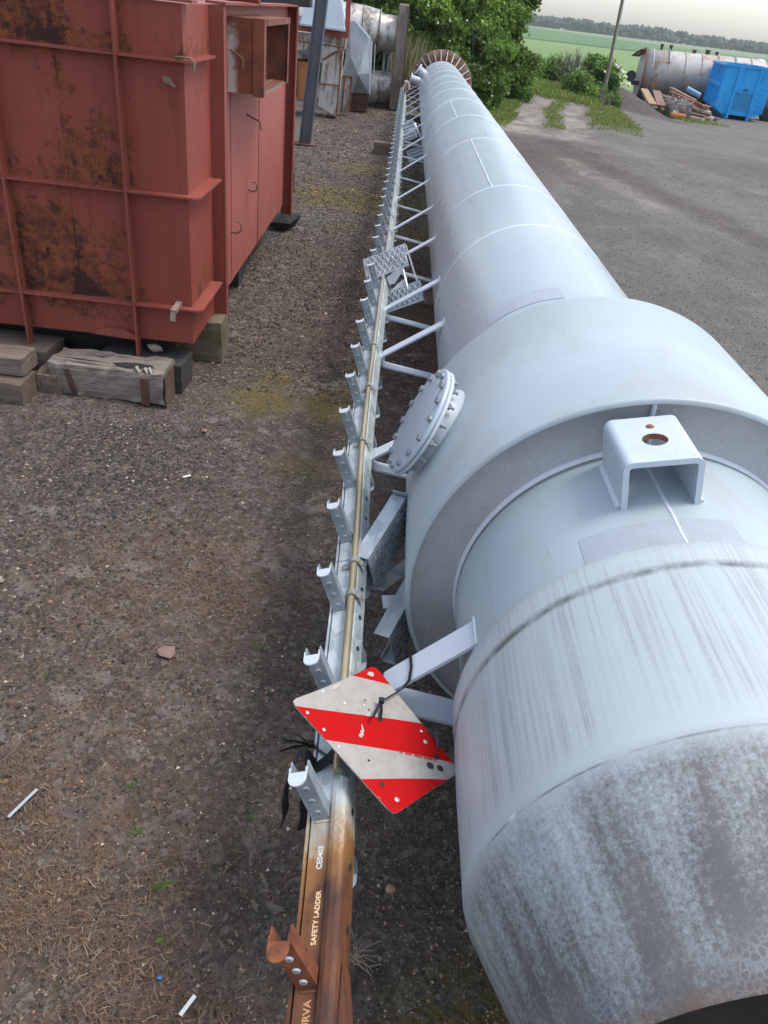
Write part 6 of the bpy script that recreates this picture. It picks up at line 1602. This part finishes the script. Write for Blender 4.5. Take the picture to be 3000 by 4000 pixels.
for k, (x_, y_, n_) in enumerate(((-.56, 1.36, 7), (-.50, 1.22, 9), (-.66, 2.08, 6), (-.42, 1.08, 6), (-.35, .95, 6), (-.95, 1.72, 6), (.28, .70, 6), (-.22, 1.30, 7), (-.30, 1.95, 5))):
    o_ = blades('grass_sprout', n_, (x_ - .012, x_ + .012), (y_ - .012, y_ + .012), (.012, .034), .0035, [(.13, .22, .05)], 50 + k, .7, kind=None)

    tag(o_, 'tiny green grass sprout ' + SPR[k], 'grass sprout', 'grass sprouts in the grit')

# ---------------------------------------------------------------- loose grit: countless stones as one mass
def stones(name, N, sampler, smin, smax, seed, pal, power=2.5):
    g = np.random.default_rng(seed); x, y = sampler(g, N); N = len(x)
    o = np.array([(1, 0, 0), (-.5, .87, 0), (-.5, -.87, 0), (.3, .1, .75), (-.1, -.2, -.6)], float)
    fo = np.array([(0, 1, 3), (1, 2, 3), (2, 0, 3), (1, 0, 4), (2, 1, 4), (0, 2, 4)])
    s_ = smin + (smax - smin) * g.random(N) ** power
    v = o[None] * s_[:, None, None] * .5 * g.uniform(.6, 1.2, (N, 5, 1)) * np.array([1, 1, .75])
    a = g.uniform(0, 2 * np.pi, N); ca, sa = np.cos(a)[:, None], np.sin(a)[:, None]
    v = np.stack([v[..., 0] * ca - v[..., 1] * sa, v[..., 0] * sa + v[..., 1] * ca, v[..., 2]], 2)
    z = zg(x, y) + (fbm(x * 3, y * 3) - .5) * .035 + (fbm(x * .7, y * .7, 3) - .5) * .05 + (fbm(x * 14, y * 14, 3) - .5) * .014 - .01
    v += np.stack([x, y, z + s_ * .12], 1)[:, None]
    P_ = np.array(pal, float); w_ = P_[:, 3] / P_[:, 3].sum(); k = g.choice(len(P_), N, p=w_)
    c = P_[k, :3] * g.uniform(.6, 1.4, (N, 1)) * np.array([1.12, 1.0, .86])
    return np_mesh(name, v.reshape(-1, 3), (fo[None] + (np.arange(N) * 5)[:, None, None]).reshape(-1, 3), TINTED, np.repeat(c, 5, 0), kind='stuff')
pal = [(.070, .061, .055, 40), (.11, .096, .085, 30), (.16, .138, .12, 16), (.036, .034, .034, 22), (.19, .135, .11, 8), (.25, .22, .19, 3.2), (.45, .42, .37, 1.0), (.28, .17, .12, 1.6)]
def samp_near(g, n):
    y = .35 + 4.6 * g.random(n) ** 1.35; x = g.uniform(-.75, .55, n) * (.55 + y * .52) - .05 * y; return x, y
stones('gravel', 95000, samp_near, .003, .015, 1, pal, 2.2)
def samp_mid(g, n):
    y = g.uniform(4.0, 11, n); x = g.uniform(-1.2, .32, n); k = (x > -1.0) | (y > 4.6); return x[k], y[k]
stones('gravel', 26000, samp_mid, .008, .034, 2, pal, 3.0)
def samp_right(g, n):
    y = 2.0 + 14 * g.random(n) ** 1.2; x = g.uniform(1.1, 1.1 + .62 * y + .2, n); return x, y
stones('gravel', 70000, samp_right, .005, .022, 3, [(.115, .108, .098, 40), (.16, .148, .135, 30), (.082, .076, .070, 22), (.22, .20, .18, 9), (.38, .36, .33, 1.2), (.19, .14, .11, 4)], 3.0)
def samp_far(g, n):
    y = 9 + 11 * g.random(n); x = g.uniform(-1.5, .35, n); return x, y
stones('gravel', 16000, samp_far, .012, .05, 6, pal, 3.0)
def samp_dark(g, n):   # coarser black chippings near the beams
    c = np.array([(-1.15, 2.9, .32), (-1.2, 1.9, .35), (-.35, 7.0, .5), (-.5, 8.1, .35), (-.25, 6.0, .3), (-1.2, 3.2, .3)])[g.integers(6, size=n)]
    return c[:, 0] + g.normal(0, 1, n) * c[:, 2], c[:, 1] + g.normal(0, 1, n) * c[:, 2]
stones('gravel', 14000, samp_dark, .007, .024, 4, [(.035, .035, .038, 40), (.06, .06, .062, 30), (.14, .13, .125, 12), (.35, .33, .30, 2.5), (.24, .15, .11, 2)], 1.6)
# dry roots and straw matted over the near ground
def roots(N, seed):
    g = np.random.default_rng(seed); y = .4 + 2.1 * g.random(N) ** 1.1; x = g.uniform(-1.5, .25, N)
    dens = np.maximum(np.maximum(.95 * blob(x, y, -.85, 1.15, .75, .6), .8 * blob(x, y, -.42, .72, .45, .4)), .45 * blob(x, y, -.75, 2.2, .7, .6)); dens = np.maximum(dens * (.08 + 1.1 * ss(fbm(x * 5 + 3, y * 5), .42, .60)), .035)
    k = g.random(N) < dens; x, y = x[k], y[k]; N = len(x)
    L_ = g.uniform(.010, .038, N); a = g.uniform(0, 2 * np.pi, N); w_ = g.uniform(.0003, .0008, N); V = []
    z0 = zg(x, y) + (fbm(x * 3, y * 3) - .5) * .035 + (fbm(x * .7, y * .7, 3) - .5) * .05 - .006
    segs = 4; cx_, cy_ = x.copy(), y.copy(); aa = a.copy(); rows = []
    for s_ in range(segs + 1):
        zz_ = z0 + .004 + .010 * np.sin(np.pi * s_ / segs) * g.random(N)
        nx_, ny_ = -np.sin(aa) * w_, np.cos(aa) * w_
        rows.append(np.stack([np.stack([cx_ - nx_, cy_ - ny_, zz_], 1), np.stack([cx_ + nx_, cy_ + ny_, zz_], 1)], 1))
        cx_ = cx_ + np.cos(aa) * L_ / segs; cy_ = cy_ + np.sin(aa) * L_ / segs; aa = aa + g.normal(0, .24, N)
    V = np.concatenate(rows, 1)  # N, 2*(segs+1), 3
    m = 2 * (segs + 1); f = np.array([(2 * q, 2 * q + 1, 2 * q + 3, 2 * q + 2) for q in range(segs)])
    pal_ = np.array([(.16, .095, .055), (.23, .145, .085), (.12, .075, .05), (.36, .27, .18)]); c = pal_[g.choice(4, N, p=[.4, .3, .22, .08])] * g.uniform(.7, 1.2, (N, 1))
    np_mesh('dry_roots', V.reshape(-1, 3), (f[None] + (np.arange(N) * m)[:, None, None]).reshape(-1, 4), TINTED, np.repeat(c, m, 0), kind='stuff')
roots(60000, 5)
# pale tuft of dead grass right of the rail
b = MB(); g = np.random.default_rng(6)
for k in range(22):
    a = g.uniform(0, 2 * math.pi); L_ = g.uniform(.03, .075); p = Vector((.09, .945, .004)) + Vector(g.normal(0, .006, 3)) * 1; d = Vector((math.cos(a), math.sin(a), 0))
    b.tube([p, p + d * L_ * .5 + Vector((0, 0, .018 * g.random() + .006)), p + (d + Vector(g.normal(0, .35, 3)) * .5) * L_], .0008, 4, cap=False)
tag(b.build('dead_grass_tuft', M('pale_straw', .8, base=(.34, .27, .19)), None, (.09, .945, 0)), 'pale tuft of dead grass roots right of the rusty rail', 'grass tuft')

# ---------------------------------------------------------------- air
hz = MB(); hz.box((400, 505, 40), (2000, 1150, 106)); haze = hz.build('haze', M('haze_air'), None)
hm = haze.data.materials[0]; nt = hm.node_tree
for n_ in list(nt.nodes):
    if n_.type == 'BSDF_PRINCIPLED': nt.nodes.remove(n_)
pv = nt.nodes.new('ShaderNodeVolumePrincipled'); pv.inputs['Density'].default_value = .00024; pv.inputs['Color'].default_value = (.92, .95, 1, 1)
nt.links.new(pv.outputs[0], nt.nodes['Material Output'].inputs['Volume'])
haze['kind'] = 'stuff'
for o_ in bpy.data.objects:
    if '_org' in o_: del o_['_org']
